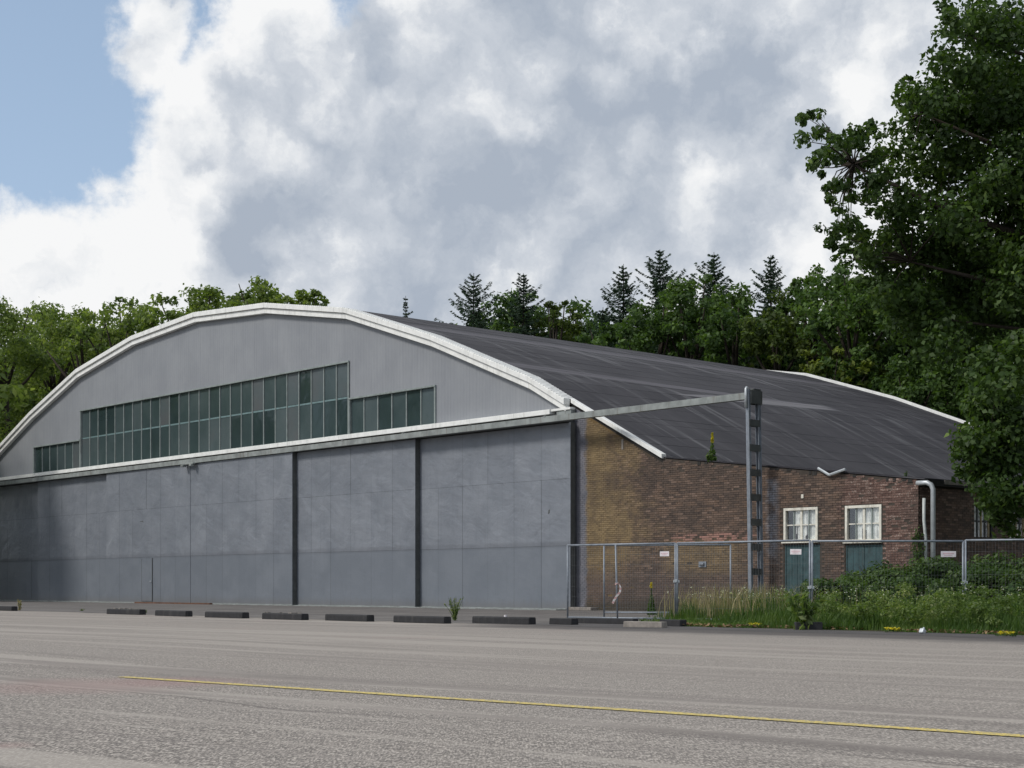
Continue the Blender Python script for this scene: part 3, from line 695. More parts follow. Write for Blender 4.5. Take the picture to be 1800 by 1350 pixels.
# soldier course lintels over the windows are part of the stuff; windows
for i, (x0, x1, z0, z1) in enumerate(WIN):
    f = MB(); fw_ = .085
    f.box(x0, x1, -.03, .09, z1-fw_, z1); f.box(x0, x1, -.035, .09, z0, z0+fw_*.8); f.box(x0, x0+fw_, -.03, .09, z0+fw_*.8, z1-fw_); f.box(x1-fw_, x1, -.03, .09, z0+fw_*.8, z1-fw_)
    w = f.build('window', M['white_frame'], H, bevel=.005)
    MB().box(x0-.05, x1+.05, -.08, .07, z0-.05, z0-.003).build('sill', M['white_frame'], w, bevel=.005)
    n = 4; xa, xb, za, zb = x0+fw_, x1-fw_, z0+fw_*.8, z1-fw_; dw_ = (xb-xa)/n; zm = za+(zb-za)*.50
    for j in range(1, n): 
        t_ = .038 if j == 2 else .022
        MB().box(xa+j*dw_-t_, xa+j*dw_+t_, .02, .06, za, zb).build('glazing_bar', M['mullion'] if j != 2 else M['white_frame'], w)
    for j in range(n):
        MB().box(xa+j*dw_+.026, xa+(j+1)*dw_-.026, .025, .055, zm-.018, zm+.018).build('glazing_bar', M['white_frame'], w)
        for (a, b) in ((za, zm-.018), (zm+.018, zb)):
            tl = random.uniform(-.01, .01); g = MB().box(xa+j*dw_+.03, xa+(j+1)*dw_-.03, .045, .048, a, b); g.v = [(x, y+(z_-a)*tl, z_) for x, y, z_ in g.v]; g.build('pane', M['clear'], w)
    # torn curtain behind the glass: pleated cloth with ragged hem
    cu = MB(); nn = 40; X = [xa+(xb-xa)*(.22+.78*k/nn) for k in range(nn+1)] if i else [xa+(xb-xa)*(.2+.8*k/nn) for k in range(nn+1)]
    for k in range(nn):
        ya, yb = .085+.018*math.sin(k*1.1), .085+.018*math.sin((k+1)*1.1)
        lo = za + (zb-za)*(.0 if random.random() < .8 else random.uniform(.1, .5))
        cu.quad((X[k], ya, lo), (X[k+1], yb, lo), (X[k+1], yb, zb), (X[k], ya, zb))
    cu.build('curtain', M['pale_cloth'], w)
    MB().box(xa-.05, xb+.05, .4, .42, za-.1, zb+.1).build('dark_room', M['dark_hole'], w)
for (x0, x1, z0, z1) in DOORS:
    f = MB(); f.box(x0, x1, .03, .11, z1-.05, z1-.005); f.box(x0+.003, x0+.05, .03, .11, z0, z1-.05); f.box(x1-.05, x1-.003, .03, .11, z0, z1-.05); f.box(x0, x1, .1, .13, z0, z1-.01)
    d = f.build('plank_door', M['teal_door'], H)
    n = 6; w_ = (x1-x0-.1)/n
    for j in range(n):
        MB().box(x0+.05+j*w_+.005, x0+.05+(j+1)*w_-.005, .045+random.uniform(0, .006)+(.01 if j == 3 else 0), .098, z0, z1-.055).build('door_board', M['teal_door'], d)
# dark rafter ends, missing bits and broken gutter along the front edge of the low roof
for px in (1229, 1241, 1366, 1387, 1424, 1432, 1502, 1560, 1572, 1590, 1600):
    x = lx(px); z = top_z(x)-.09
    hw = random.uniform(.03, .09); MB().box(x-hw, x+hw, -.012, .03, z-random.uniform(.0, .11), z+.03).build('rafter_end', M['dark_hole'], H)
for (a, b) in (((1438, 823), (1458, 835)), ((1458, 835), (1486, 825))):
    pa = Vector((lx(a[0], -.1), -.1, lz(*a, -.1))); pb = Vector((lx(b[0], -.1), -.1, lz(*b, -.1)))
    MB().tube([pa, pb], .045, 6).build('broken_gutter', M['zinc'], H)
MB().box(lx(1409), lx(1413), -.03, 0, lz(1410, 876), lz(1410, 869)).build('insulator', M['white_frame'], H)
MB().box(lx(1229), lx(1242), -.03, -.005, lz(1235, 997), lz(1235, 987)).tube([(lx(1232), -.05, lz(1235, 992)), (lx(1239), -.05, lz(1235, 992))], .05, 10).build('vent_grille', M['galv'], H)
MB().box(lx(1093), lx(1096), -.02, -.004, lz(1095, 790), lz(1095, 772)).build('pale_bracket', M['concrete'], H)
# ---- side wall of the wing and its windows, down the shaded side
SW = [(3.1+2.1*i, 4.2+2.1*i, 2.45, 3.45) for i in range(5)] + [(16+3*i, 17.2+3*i, 2.3, 3.4) for i in range(5)]
sw = MB(); cy = sorted({.0, DEP-.45} | {h[0] for h in SW} | {h[1] for h in SW})
for ya, yb in zip(cy, cy[1:]):
    ym = (ya+yb)/2; hs = [(h[2], h[3]) for h in SW if h[0] < ym < h[1]]; z = 0
    for (a, b) in hs: sw.box(X1-.3, X1-.008, ya, yb, z, a); z = b
    sw.box(X1-.3, X1-.008, ya+(.302 if ya == 0 else 0), yb, z, 3.95)
side = sw.build('side_wall', M['mortar'], H)
st = MB(); z = 0; row = 0
while z < 3.9:
    y = .02+(row % 2)*.11
    while y < 14:
        if not any(y+.21 > h[0] and y < h[1] and z+PZ > h[2] and z < h[3] for h in SW):
            st.box(X1-.03, X1+random.uniform(-.002, .006), y, y+.209, z, z+PZ-.011)
        y += PX
    z += PZ; row += 1
o = st.build('brickwork', M['brick'], side); o['kind'] = 'stuff'
for (ya, yb, z0, z1) in SW[:6]:
    f = MB().box(X1-.12, X1-.1, ya, yb, z0, z1); f = f.build('side_window', M['clear'], H)
    MB().box(X1-.3, X1-.27, ya, yb, z0, z1).build('blind', M['pale_cloth'], f)
    for j in range(6):
        yy = ya+(yb-ya)*(j+.0)/5; MB().box(X1-.06, X1-.02, yy-.03, yy+.03, z0, z1).build('window_bar', M['timber_bar'] if j % 2 == 0 else M['dark_metal'], f)
    zz = (z0+z1)/2; MB().box(X1-.075, X1-.062, ya, yb, zz-.03, zz+.03).build('cross_bar', M['dark_metal'], f)
MB().box(X1+.02, X1+.24, 1.2, DEP, 3.98, 4.09).build('eaves_gutter', M['dark_metal'], H)
MB().box(X1+.26, X1+.28, 1.0, DEP, 4.0, 4.13).build('eaves_fascia', M['concrete'], H)
# zinc downpipe with a swan neck, and the pale plastic one next to it
e = Vector((X1, 0, 0))
MB().tube([(X1+.0, -.06, 4.0), (X1+.35, -.06, 4.0), (X1+.47, -.03, 3.93), (X1+.52, 0, 3.8), (X1+.52, 0, .1)], .075, 10).build('downpipe', M['zinc'], H, smooth=True)
MB().tube([(X1+.14, .10, 3.55), (X1+.14, .10, 2.9), (X1+.24, .04, 2.3), (X1+.27, .0, .6)], .05, 10).build('plastic_downpipe', M['plastic_pipe'], H, smooth=True)

# left wing front, out of frame: plain brick
MB().prism([(-69, 0), (-54.3, 0), (-54.3, 5.3), (-58.66, 5.2), (-69, 3.9)], 0, .3).build('left_wing_wall', M['brick'], H)

# ------------------------------------------------------------------ lattice post that carries the rail end
xp, yp = lx(1320, -.9), -.93
w = L2W(xp, yp)
LPz = empty('lattice_post', w, RZ)
tag(LPz, 'tall ladder-like steel lattice post carrying the free end of the door rail', 'post')
PH = 7.32; GAP = .56
lean = lambda y, z: -.006*z
def col(b, x0, x1, y0, y1):
    b.box(x0, x1, y0, y1, 0, PH)
    b.v[-8:] = [(x-.018*z, y, z) for x, y, z in b.v[-8:]]
for (y0, s) in ((0, 1), (GAP, -1)):
    b = MB()
    col(b, -.065 if s > 0 else -.1, .065 if s > 0 else .1, y0-.012, y0+.012)      # web
    col(b, -.065, -.053, y0+.0125*s, y0+.085*s) if s > 0 else col(b, -.065, -.053, y0-.085, y0-.0125)
    col(b, .053, .065, y0+.0125*s, y0+.085*s) if s > 0 else col(b, .053, .065, y0-.085, y0-.0125)
    b.build('channel', M['galv'], LPz)
k = 0
for zc in np.arange(.55, PH-.55, .81):
    for sx in (-1, 1):
        b = MB(); x0 = .067*sx; b.box(min(x0, x0+.012*sx), max(x0, x0+.012*sx), .0, GAP, zc-.11, zc+.11); b.v = [(x-.018*z, y, z) for x, y, z in b.v]
        b.build('batten_plate', M['dark_metal'], LPz)
b = MB(); b.box(-.13, -.11, .04, GAP+.06, PH-.48, PH-.03); b.box(.11, .13, .04, GAP+.06, PH-.48, PH-.03); b.tube([(-.11, .3, PH-.25), (.11, .3, PH-.25)], .17, 14); b.tube([(0, .12, PH-.25), (-.28, .12, PH-.25)], .09, 10); b.box(-.25, .1, .2, GAP+.02, PH-.02, PH+.03); b.v = [(x-.13, y, z) for x, y, z in b.v]
b.build('pulley_block', M['dark_metal'], LPz, bevel=.01)
b = MB(); b.tube([(-.14, -.05, PH-.6), (-.14, -.05, PH), (-.14, 0, PH+.06)], .05, 8); b.build('cap_tube', M['zinc'], LPz, smooth=True)
MB().box(-.3, .3, -.2, GAP+.2, 0, .12).build('post_foot', M['concrete'], LPz, bevel=.02)

# ------------------------------------------------------------------ wheel-stop blocks along the apron
def block(L, h=.17):
    b = MB(); b.prism([(-.12, 0), (-.115, h*.8), (-.10, h), (.10, h), (.115, h*.8), (.12, 0)], -L/2, L/2)
    b.v = [(y, x, z) for x, y, z in b.v]
    return b
GR = 'black kerb blocks in a row before the doors'
blocks = [(0, 42, 1073, 'far left black kerb block with a dry weed tuft at its end'),
          (193, 250, 1080, 'black kerb block with pale crumbs on top, left of the small wicket door'),
          (275, 335, 1083, 'black kerb block in front of the rusty floor plate under the wicket door'),
          (366, 431, 1086, 'black kerb block with a clean top just right of the rusty floor plate'),
          (465, 537, 1089, 'black kerb block with whitish lumps on top, in front of the sliding door edge'),
          (575, 653, 1091.5, 'black kerb block before the left half of the door between two dark posts'),
          (698, 785, 1095, 'black kerb block just left of the green weed, below the second dark door edge'),
          (836, 934, 1096.5, 'black kerb block between the green weed and the wire fence')]
proto = None
for i, (a, b, y, lab) in enumerate(blocks):
    c = ground((a+b)/2, y)
    p_ = ((a+b)/2-900)/F
    L = (b-a)/(F*(XL.x - p_*XL.y)/c.y) if a > 0 else 1.9
    if a == 0: c = ground(6, 1073.5)
    o = block(L).build('kerb_block', M['rubber'], None, bevel=.012, loc=c); o.rotation_euler = (0, 0, RZ+random.uniform(-.06, .06)); tag(o, lab, 'kerb block', GR)
    if i in (1, 4):                                       # whitish crumbs on the top
        cr = MB()
        for _ in range(26):
            x = random.uniform(-L/2+.1, L/2-.1); y_ = random.uniform(-.08, .08); s_ = random.uniform(.012, .035)
            cr.box(x-s_, x+s_, y_-s_, y_+s_, .168, .17+s_*.8)
        q = cr.build('bird_droppings', M['concrete'], o); q['kind'] = 'stuff'
    elif i == 7:
        MB().box(.05, .1, -.03, .02, .168, .21).build('pale_chip', M['sign_white'], o)

# ------------------------------------------------------------------ mesh fence
def wires(b, A_, B_, z0, z1, r=.0019):
    L = (B_-A_).length; d = (B_-A_)/L
    n = int(L/.075)
    nrm = Vector((-d.y, d.x, 0))
    for i in range(1, n):
        p = A_+d*(L*i/n)
        b.quad(p+Vector((0, 0, z0))-d*r, p+Vector((0, 0, z0))+d*r, p+Vector((0, 0, z1))+d*r, p+Vector((0, 0, z1))-d*r)
    m = int((z1-z0)/.25)
    for j in range(1, m):
        z = z0+(z1-z0)*j/m; b.quad(A_+Vector((0, 0, z-r)), B_+Vector((0, 0, z-r)), B_+Vector((0, 0, z+r)), A_+Vector((0, 0, z+r)))
def fence_panel(Aw, Bw, label, mids=(), zt=2.02, zb=.06, group='mesh fence panels', brace=False, zleg=0.0, sag=0):
    c = empty('wire_barrier', Aw); tag(c, label, 'barrier', group)
    D = Bw-Aw; L = D.length; d = D.normalized(); a = d*.03; bb = d*(L-.03); z = Vector((0, 0, 1))
    r = .025
    MB().tube([a+z*zleg, a+z*zt], r, 8).build('upright', M['galv'], c, smooth=True)
    MB().tube([bb+z*zleg, bb+z*zt], r, 8).build('upright', M['galv'], c, smooth=True)
    MB().tube([a+z*(zt-.01), a.lerp(bb, .5)+z*(zt-.01-sag), bb+z*(zt-.01)], r*1.05, 8).build('top_tube', M['galv'], c, smooth=True)
    MB().tube([a+z*zb, bb+z*zb], r*.9, 8).build('bottom_tube', M['galv'], c, smooth=True)
    for f in mids: q = d*(L*f); MB().tube([q+z*zb, q+z*zt], r*.85, 8).build('middle_tube', M['galv'], c, smooth=True)
    w_ = MB(); wires(w_, a, bb, zb, zt); o = w_.build('wire_mesh', M['dark_wire'], c); o['kind'] = 'stuff'
    return c
FA = Vector((1.47, 41.6, 0)); FB = Vector(((1189-900)/F*39.6, 39.6, 0)); FC = Vector(((1425.5-900)/F*37.0, 37.0, 0)); FD = Vector(((1695-900)/F*37.0, 37.0, 0)); FE = Vector(((1962-900)/F*36.0, 36.0, 0))
p1 = fence_panel(FA, FB, 'mesh fence panel at the left end, its upright in front of the grey door jamb', zt=2.0)
p2 = fence_panel(FB, FC, 'mesh fence panel crossing in front of the lattice post and the tall dry grass', zt=2.0)
p3 = fence_panel(FC, FD, 'mesh fence panel before the two white-framed windows and blue-green doors', zt=1.98)
p4 = fence_panel(FD, FE, 'mesh fence panel running out of the picture on the right over the brambles', zt=2.0)
pb0, pb1 = Vector(((1060-900)/F*44.5, 44.5, 0)), Vector(((1286-900)/F*44.0, 44.0, 0))
p5 = fence_panel(pb0, pb1, 'loose mesh fence panel standing behind the others, close to the ochre brick wall', zt=2.08, zb=.14)
pole = empty('upright_pole', Vector(((1083.5-900)/F*39.0, 39.0, 0))); tag(pole, 'thin single upright pole with a knotted strip of tape, between the first two fence joints', 'pole')
MB().tube([(.03, 0, -.0), (-.02, 0, 1.94)], .022, 8).build('tube', M['galv'], pole, smooth=True)
tp = empty('barrier_tape', (0, 0, 0)); bpy.data.objects.remove(tp)
b = MB()
pts = [(0, .98), (.06, .96), (.10, .86), (.08, .74), (.01, .66), (-.06, .55), (-.1, .46), (-.07, .44)]
for (a, c) in zip(pts, pts[1:]):
    b.quad((a[0]-.02, -.035, a[1]+.015), (c[0]-.02, -.05, c[1]+.015), (c[0]+.025, -.045, c[1]-.015), (a[0]+.025, -.03, a[1]-.015))
b.tube([(-.03, 0, .93), (.03, -.03, .97), (.035, .03, .99), (-.03, .02, .96)], .014, 5)
o = b.build('barrier_tape', M['tape'], None, loc=pole.location); tag(o, 'short strip of faded red and white tape knotted round the thin fence pole', 'tape')
# couplers and signs
for (q, z, name) in ((FB, 1.02, 1), (FC, .86, 2), (FD, .98, 3)):
    b = MB().box(-.075, .075, -.03, .03, z-.035, z+.035).box(-.02, .02, -.045, .045, z-.02, z+.05)
    pp = {1: p1, 2: p2, 3: p3}[name]; o = b.build('clamp', M['zinc'], pp, bevel=.006, loc=q-pp.location)
def sign(px, py, w_, h_, Aw, Bw, lab, rot=0):
    d = (Bw-Aw).normalized(); # intersect the sight line with the panel
    p = (px-900)/F; n = Vector((-d.y, d.x, 0)); dirv = Vector((p, 1, 0)); k = Aw.dot(n)/dirv.dot(n); q = dirv*k; zc = EYE+(HY-py)/F*q.y
    o = MB().box(-w_/2, w_/2, -.006, 0, -h_/2, h_/2).build('warning_sign', M['sign_white'], None, loc=(q.x, q.y-.03, zc)); o.rotation_euler = (0, rot, math.atan2(d.y, d.x))
    b = MB()
    b.box(-w_*.38, w_*.36, -.0085, -.0065, h_*.02, h_*.2); b.box(-w_*.3, w_*.25, -.0085, -.0065, -h_*.26, -h_*.14)
    b.build('print', M['sign_red'], o); tag(o, lab, 'sign', 'small white signs on the fence'); return o
sign(1168, 973.5, .27, .125, FA, FB, 'small white sign on the fence in front of the ochre stained brick wall')
sign(1398.5, 970, .31, .13, FB, FC, 'small white sign on the fence in front of the left blue-green door', .02)
sign(1666.5, 974, .36, .14, FC, FD, 'small white sign on the fence near the downpipes, above the brambles')
# fence feet and slabs
def foot(px, py, L, h, m, lab, rz=RZ, dep=.24, name='ballast_block'):
    c = ground(px, py); b = MB().prism([(-dep/2, 0), (-dep/2+.01, h), (dep/2-.01, h), (dep/2, 0)], -L/2, L/2); b.v = [(y, x, z) for x, y, z in b.v]
    o = b.build(name, m, None, bevel=.015, loc=c); o.rotation_euler = (0, 0, rz); tag(o, lab, 'block'); return o
foot(991, 1098, .75, .15, M['rubber'], 'short dark fence foot under the first upright, with pale dust on top')
foot(1066, 1096.5, 1.7, .13, M['rubber'], 'long black block lying under the first fence panel', RZ+.15, name='rubber_block')
foot(1134, 1103, .98, .13, M['concrete'], 'pale concrete slab lying between the dark fence feet', RZ+.2, name='concrete_block')
foot(1183, 1101, .62, .15, M['rubber'], 'dark fence foot under the joint in front of the ochre wall')
foot(1421, 1107, .55, .16, M['rubber'], 'dark fence foot half hidden by a leafy weed below the middle joint', RZ+.8)
foot(1440, 1105, .4, .12, M['rubber'], 'small dark foot tucked behind the leafy weed in the grass', RZ+.3)

# ------------------------------------------------------------------ foliage generators
def rand_unit(n):
    v = rng.normal(size=(n, 3)); return v/np.linalg.norm(v, axis=1, keepdims=True)
def leaf_quads(C, size, up=.35, N=None, aspect=.62):
    n = len(C); nrm = rand_unit(n)
    if N is not None: nrm = nrm*.9 + N*.7
    nrm[:, 2] += up; nrm /= np.linalg.norm(nrm, axis=1, keepdims=True)
    t_ = rand_unit(n); a = t_ - nrm*np.sum(t_*nrm, 1, keepdims=True); a /= np.linalg.norm(a, axis=1, keepdims=True); b = np.cross(nrm, a)
    s = (size*(.65+.7*rng.random(n)))[:, None] if np.isscalar(size) else size[:, None]
    fold = nrm*s*.12
    v = np.stack([C-a*s*.55, C-b*s*aspect*.5+fold, C+a*s*.55, C+b*s*aspect*.5+fold], 1)
    return v.reshape(-1, 3)
def clump_points(centers, radii, n_each):
    Cs, Ns, Ts = [], [], []
    for c, r, n in zip(centers, radii, n_each):
        d = rand_unit(n); rad = rng.random(n)**.45
        Cs.append(c + d*rad[:, None]*np.array(r)); Ns.append(d)
        Ts.append(np.clip(rng.normal(.42, .20, n) + rng.normal(0, .12), 0, 1))
    return np.concatenate(Cs), np.concatenate(Ns), np.concatenate(Ts)
def broadleaf(name, base, Ht, R, m, label, group=None, leaf=.34, dens=1., crown_lo=.22, n_cl=70, squash=1., seed=None, trunk=True, cat='tree', gaps=.0, shape=.5):
    root = empty(name, base); tag(root, label, cat, group)
    R *= 1.22; Rz = min(R*1.15, Ht*.5); lobes = rand_unit(9); lobes[:, 2] = np.abs(lobes[:, 2])*.9; lob_a = .10+.22*rng.random(9)
    cs, rs, ns, ends = [], [], [], []
    for i in range(n_cl):
        low = rng.random() < .46
        d = rand_unit(1)[0]; d[2] = abs(d[2]); f = rng.random()**.30
        k = .74 + sum(a*max(0, float(np.dot(d, l)))**4 for a, l in zip(lob_a, lobes))*1.2
        if low:
            zz = Ht*crown_lo + (Ht-Rz-Ht*crown_lo)*rng.random(); a_ = rng.random()*6.283; rr = R*.85*f*(.6+.4*(zz/Ht))
            c = np.array([math.cos(a_)*rr, math.sin(a_)*rr, zz])
        else:
            c = np.array([d[0]*R*squash, d[1]*R, d[2]*Rz])*f*k; c[2] += Ht-Rz
        r = R*(.14+.15*rng.random())*(1.2-.45*f)
        cs.append(c); rs.append((r*1.2, r*1.2, r*.8)); ns.append(int(dens*1.5*math.pi*r*r/(leaf*leaf*.33))+14); ends.append((f, c))
    C, N, T = clump_points(cs, rs, ns)
    dz = Ht - np.percentile(C[:, 2], 99.3); C[:, 2] += dz*np.clip(C[:, 2]/Ht, 0, 1)
    # stray twigs on the rim break the outline
    k = rng.choice(len(C), size=len(C)//14); ex = C[k]+N[k]*(rng.random(len(k))**1.5*R*.10)[:, None]
    C = np.concatenate([C, ex]); N = np.concatenate([N, N[k]]); T = np.concatenate([T, T[k]])
    z = C[:, 2] > .3; C, N, T = C[z], N[z], T[z]
    V = leaf_quads(C, leaf, .35, N)
    b = MB(); tr = max(.16, Ht*.018)
    pts = [Vector((0, 0, -.1))]; 
    for i in range(1, 6): pts.append(Vector((random.uniform(-.3, .3), random.uniform(-.3, .3), Ht*.8*i/5)))
    b.tube(pts, [tr*(1-.16*i) for i in range(6)], 8)
    ends.sort(key=lambda e: -e[0])
    for f, c in ends[:16]:
        z0 = max(Ht*.15, min(Ht*.7, c[2]-R*.55)); k_ = z0/(Ht*.8)*5; i0 = min(4, int(k_)); q = pts[i0].lerp(pts[i0+1], k_-i0)
        c = Vector(c); mpt = q.lerp(c, .5)+Vector((0, 0, -.08*R)); b.tube([q, mpt, c], [tr*.42, tr*.26, tr*.08], 5)
    b.build('trunk', M['bark'], root, smooth=True)
    cards('crown', V, len(C), 4, m, root, T)
    return root
def spruce(base, Ht, label, R=None, group='spruces behind the hangar', lean=0., gap=0.0, cards_k=1., zmin=.25):
    root = empty('spruce_tree', base); tag(root, label, 'tree', group)
    R = R or Ht*.17
    b = MB(); b.tube([(0, 0, 0), (lean*.5, 0, Ht*.5), (lean, 0, Ht)], [Ht*.014, Ht*.008, .02], 7)
    C, A_, S, T = [], [], [], []
    z = Ht*zmin
    while z < Ht-.15:
        f = (Ht-z)/Ht; Lb = R*(f**.8)*1.35+.12
        nb = random.randint(4, 6); a0 = random.uniform(0, 6.28)
        for k in range(nb):
            if random.random() < gap: continue
            a = a0+k*6.28/nb+random.uniform(-.3, .3); L = Lb*random.choice((.45, .7, .9, 1., 1.1, 1.45))*random.uniform(.85, 1.1)*(1+.25*math.sin(z*1.9+a*1.5))
            up = .35 if f < .15 else (.05 if f < .4 else -.12)
            xc = lean*(z/Ht)
            d = np.array([math.cos(a), math.sin(a), 0])
            tip = np.array([xc, 0, z]) + d*L + np.array([0, 0, L*up + .12*L])
            midp = np.array([xc, 0, z]) + d*L*.55 + np.array([0, 0, L*up*.3-.04*L])
            b.tube([(xc, 0, z), tuple(midp), tuple(tip)], [.03*f+.012, .02*f+.008, .006], 4, cap=False)
            n = int((12+L*48)*cards_k)
            for _ in range(n):
                t_ = random.random()**1.0; p0 = np.array([xc, 0, z])*(1-t_)**2+midp*2*t_*(1-t_)+tip*t_**2
                side = np.array([-d[1], d[0], 0])*random.choice((-1, 1))
                w_ = (1-t_*.75)*L*.30*random.random()
                q = p0+side*w_+np.array([0, 0, -abs(w_)*.35-.03*random.random()])
                ax = d*.6+side*.6+np.array([0, 0, random.uniform(-.7, .05)])
                C.append(q); A_.append(ax/np.linalg.norm(ax)); S.append(random.uniform(.2, .44)*(.6+.5*min(1, f*2))); T.append(random.random())
        z += max(.26, .42*(.5+f))*random.uniform(.8, 1.2)
    C = np.array(C); A_ = np.array(A_); S = np.array(S)[:, None]; n = len(C)
    t_ = rand_unit(n); n_ = np.cross(A_, t_); n_ /= np.linalg.norm(n_, axis=1, keepdims=True)
    V = np.stack([C-A_*S*.5, C-n_*S*.17, C+A_*S*.55, C+n_*S*.17], 1).reshape(-1, 3)
    b.build('trunk', M['bark'], root, smooth=True); cards('crown', V, n, 4, M['needle'], root, np.array(T))
    return root
def behind(px, v):                    # point v metres behind the facade plane seen at column px
    w = L2W(lx(px, v), v); return w
def bt(px, v, topy, wpx, m, label, **kw):
    q = behind(px, v); Ht = EYE+(HY-topy)/F*q.y; R = wpx/2/F*q.y
    return broadleaf('broadleaf_tree', q, Ht*1.0, R, m, label, group='broadleaf trees behind the hangar', **kw)
G, O, Yl, Lg = M['far_green'], M['far_olive'], M['far_yellow'], M['left_green']
# left wood
bt(10, 38, 528, 180, Lg, 'olive green broadleaf tree at the far left edge, behind the low end of the arch', leaf=.42, n_cl=116, dens=.8)
bt(150, 40, 545, 130, Lg, 'loose green tree with sky showing through, second from the left edge', leaf=.42, n_cl=69, dens=.8)
bt(95, 48, 550, 120, Lg, 'thin topped tree between the two leftmost big crowns', leaf=.42, n_cl=62, dens=.8)
bt(215, 39, 528, 110, Lg, 'upright tree with a ragged pointed top, left of the rounded dark crowns above the arch', leaf=.48, n_cl=74, dens=.85)
bt(262, 44, 550, 90, Lg, 'small topped tree peeping over the left slope of the arch', leaf=.46, n_cl=62, dens=.85)
bt(345, 38, 510, 150, Lg, 'broad rounded green crown above the left upper slope of the arch', leaf=.42, n_cl=131)
bt(430, 46, 512, 120, Lg, 'rounded crown partly behind its neighbours, above the arch left of the top', leaf=.42, n_cl=108)
bt(475, 38, 495, 120, Lg, 'tallest rounded green crown above the apex of the arch', leaf=.42, n_cl=124)
bt(535, 40, 512, 80, Lg, 'small green crown tapering to the right beside the apex of the arch', leaf=.40, n_cl=85)
bt(45, 55, 560, 260, Lg, 'dark crown filling the gap behind the far left trees', leaf=.5, n_cl=124)
bt(190, 58, 580, 220, Lg, 'dark low crown behind the second and third trees from the left', leaf=.5, n_cl=124)
bt(-120, 40, 520, 220, Lg, 'tree just off the left edge of the picture', leaf=.6, n_cl=93)
for (x_, y_, h_, l_) in ((-60, -7, 17, 'unseen tree added off the left edge, right in front of the left wing'), (-55, -9.5, 16.5, 'unseen tree added off the left edge to shade the farthest door'), (-51, -9.5, 15.5, 'unseen tree added between the two that shade the far doors'), (-46.8, -9.5, 14.5, 'unseen slim tree added off the left edge to shade the second farthest door'), (-66, -14, 19, 'second tree of the row added off the left edge'), (-63, -22, 18, 'third tree of the row added off the left edge'),
                         (-66, -31, 20, 'fourth tree of the row added off the left edge'), (-64, -41, 19, 'fifth tree of the row added off the left edge'), (-70, -50, 20, 'sixth tree of the row added off the left edge'), (-72, -61, 20, 'last tree of the row added off the left edge, nearest the camera')):
    broadleaf('broadleaf_tree', L2W(x_, y_), h_, 3.2 if y_ == -9.5 else 5.4, Lg, l_, 'trees added beyond the left edge', leaf=.62, n_cl=85, crown_lo=.05)  # unseen trees, added to shade and darken the left-hand doors
# middle group above the roof ridge
bt(893, 44, 520, 105, G, 'green crown with brownish shoots between the two middle spruces', leaf=.32, n_cl=80)
bt(975, 42, 532, 80, O, 'loose olive crown right of the middle spruces, thinning to the right', leaf=.32, n_cl=55, dens=.75)
bt(850, 46, 572, 60, O, 'low crown with sparse tips at the foot of the left middle spruce', leaf=.30, n_cl=40)
bt(1020, 46, 572, 60, G, 'very low crown in the dip between the middle and the right wood', leaf=.30, n_cl=35)
bt(935, 45, 535, 90, G, 'green crown tucked behind the slim middle spruce', leaf=.32, n_cl=60)
bt(1000, 44, 556, 70, O, 'thin olive crown at the right end of the middle group', leaf=.32, n_cl=45)
# right wood
bt(1075, 37, 572, 100, G, 'low green crown at the left end of the right-hand wood', leaf=.30, n_cl=70)
bt(1150, 36.5, 520, 130, G, 'full green crown under the second spruce from the left of the right-hand wood', leaf=.30, n_cl=95)
bt(1215, 36.5, 500, 130, G, 'bright green broad crown in the middle of the right-hand wood', leaf=.30, n_cl=100)
bt(1290, 36.5, 515, 130, G, 'dark green crown between the two slim spruces', leaf=.30, n_cl=90)
bt(1365, 36.5, 515, 130, O, 'olive crown below the fourth spruce of the right-hand wood', leaf=.30, n_cl=95)
bt(1425, 40, 470, 100, G, 'high crown with a feathery top just left of the big near oak', leaf=.29, n_cl=90)
bt(1500, 37, 470, 170, G, 'dense dark crown behind the overhanging oak bough', leaf=.29, n_cl=110)
bt(1590, 40, 440, 200, G, 'dark tall crown filling the space behind the left side of the oak', leaf=.3, n_cl=120)
bt(1700, 38, 430, 220, G, 'dark tall crown behind the middle of the oak', leaf=.3, n_cl=120)
bt(1820, 38, 420, 240, G, 'dark tall crown behind the right edge of the oak', leaf=.3, n_cl=110)
bt(1460, 35.5, 612, 100, Yl, 'small yellow-green tree just behind the far end of the roof edge', leaf=.26, n_cl=55, crown_lo=.1)
bt(1525, 36, 650, 80, Yl, 'low yellow-green bush crown right of the small yellow-green tree', leaf=.26, n_cl=45, crown_lo=.1)
bt(1610, 36.5, 640, 150, G, 'low dark tree behind the falling roof edge', leaf=.26, n_cl=80, crown_lo=.08)
bt(1690, 36.5, 680, 160, G, 'dark low tree behind the end of the roof edge, beside the oak', leaf=.26, n_cl=80, crown_lo=.05)
bt(1790, 36.5, 700, 180, G, 'dark low tree far right behind the end of the hangar', leaf=.26, n_cl=80, crown_lo=.05)
for i, (px, v, ty) in enumerate([(1130, 62, 600), (1260, 62, 590), (1390, 62, 570), (1530, 60, 540), (1680, 60, 520), (1850, 60, 500)]):
    q = behind(px, v); broadleaf('broadleaf_tree', q, EYE+(HY-ty)/F*q.y, 8.5, G, ['dark tree deep in the wood behind the low left crown', 'dark tree deep in the wood behind the bright middle crown', 'dark tree deep in the wood under the fourth spruce', 'dark tree deep in the wood behind the dense crown', 'dark tree deep in the wood behind the oak trunk side', 'dark tree deep in the wood at the right edge'][i], 'broadleaf trees behind the hangar', leaf=.45, n_cl=80, crown_lo=.03)
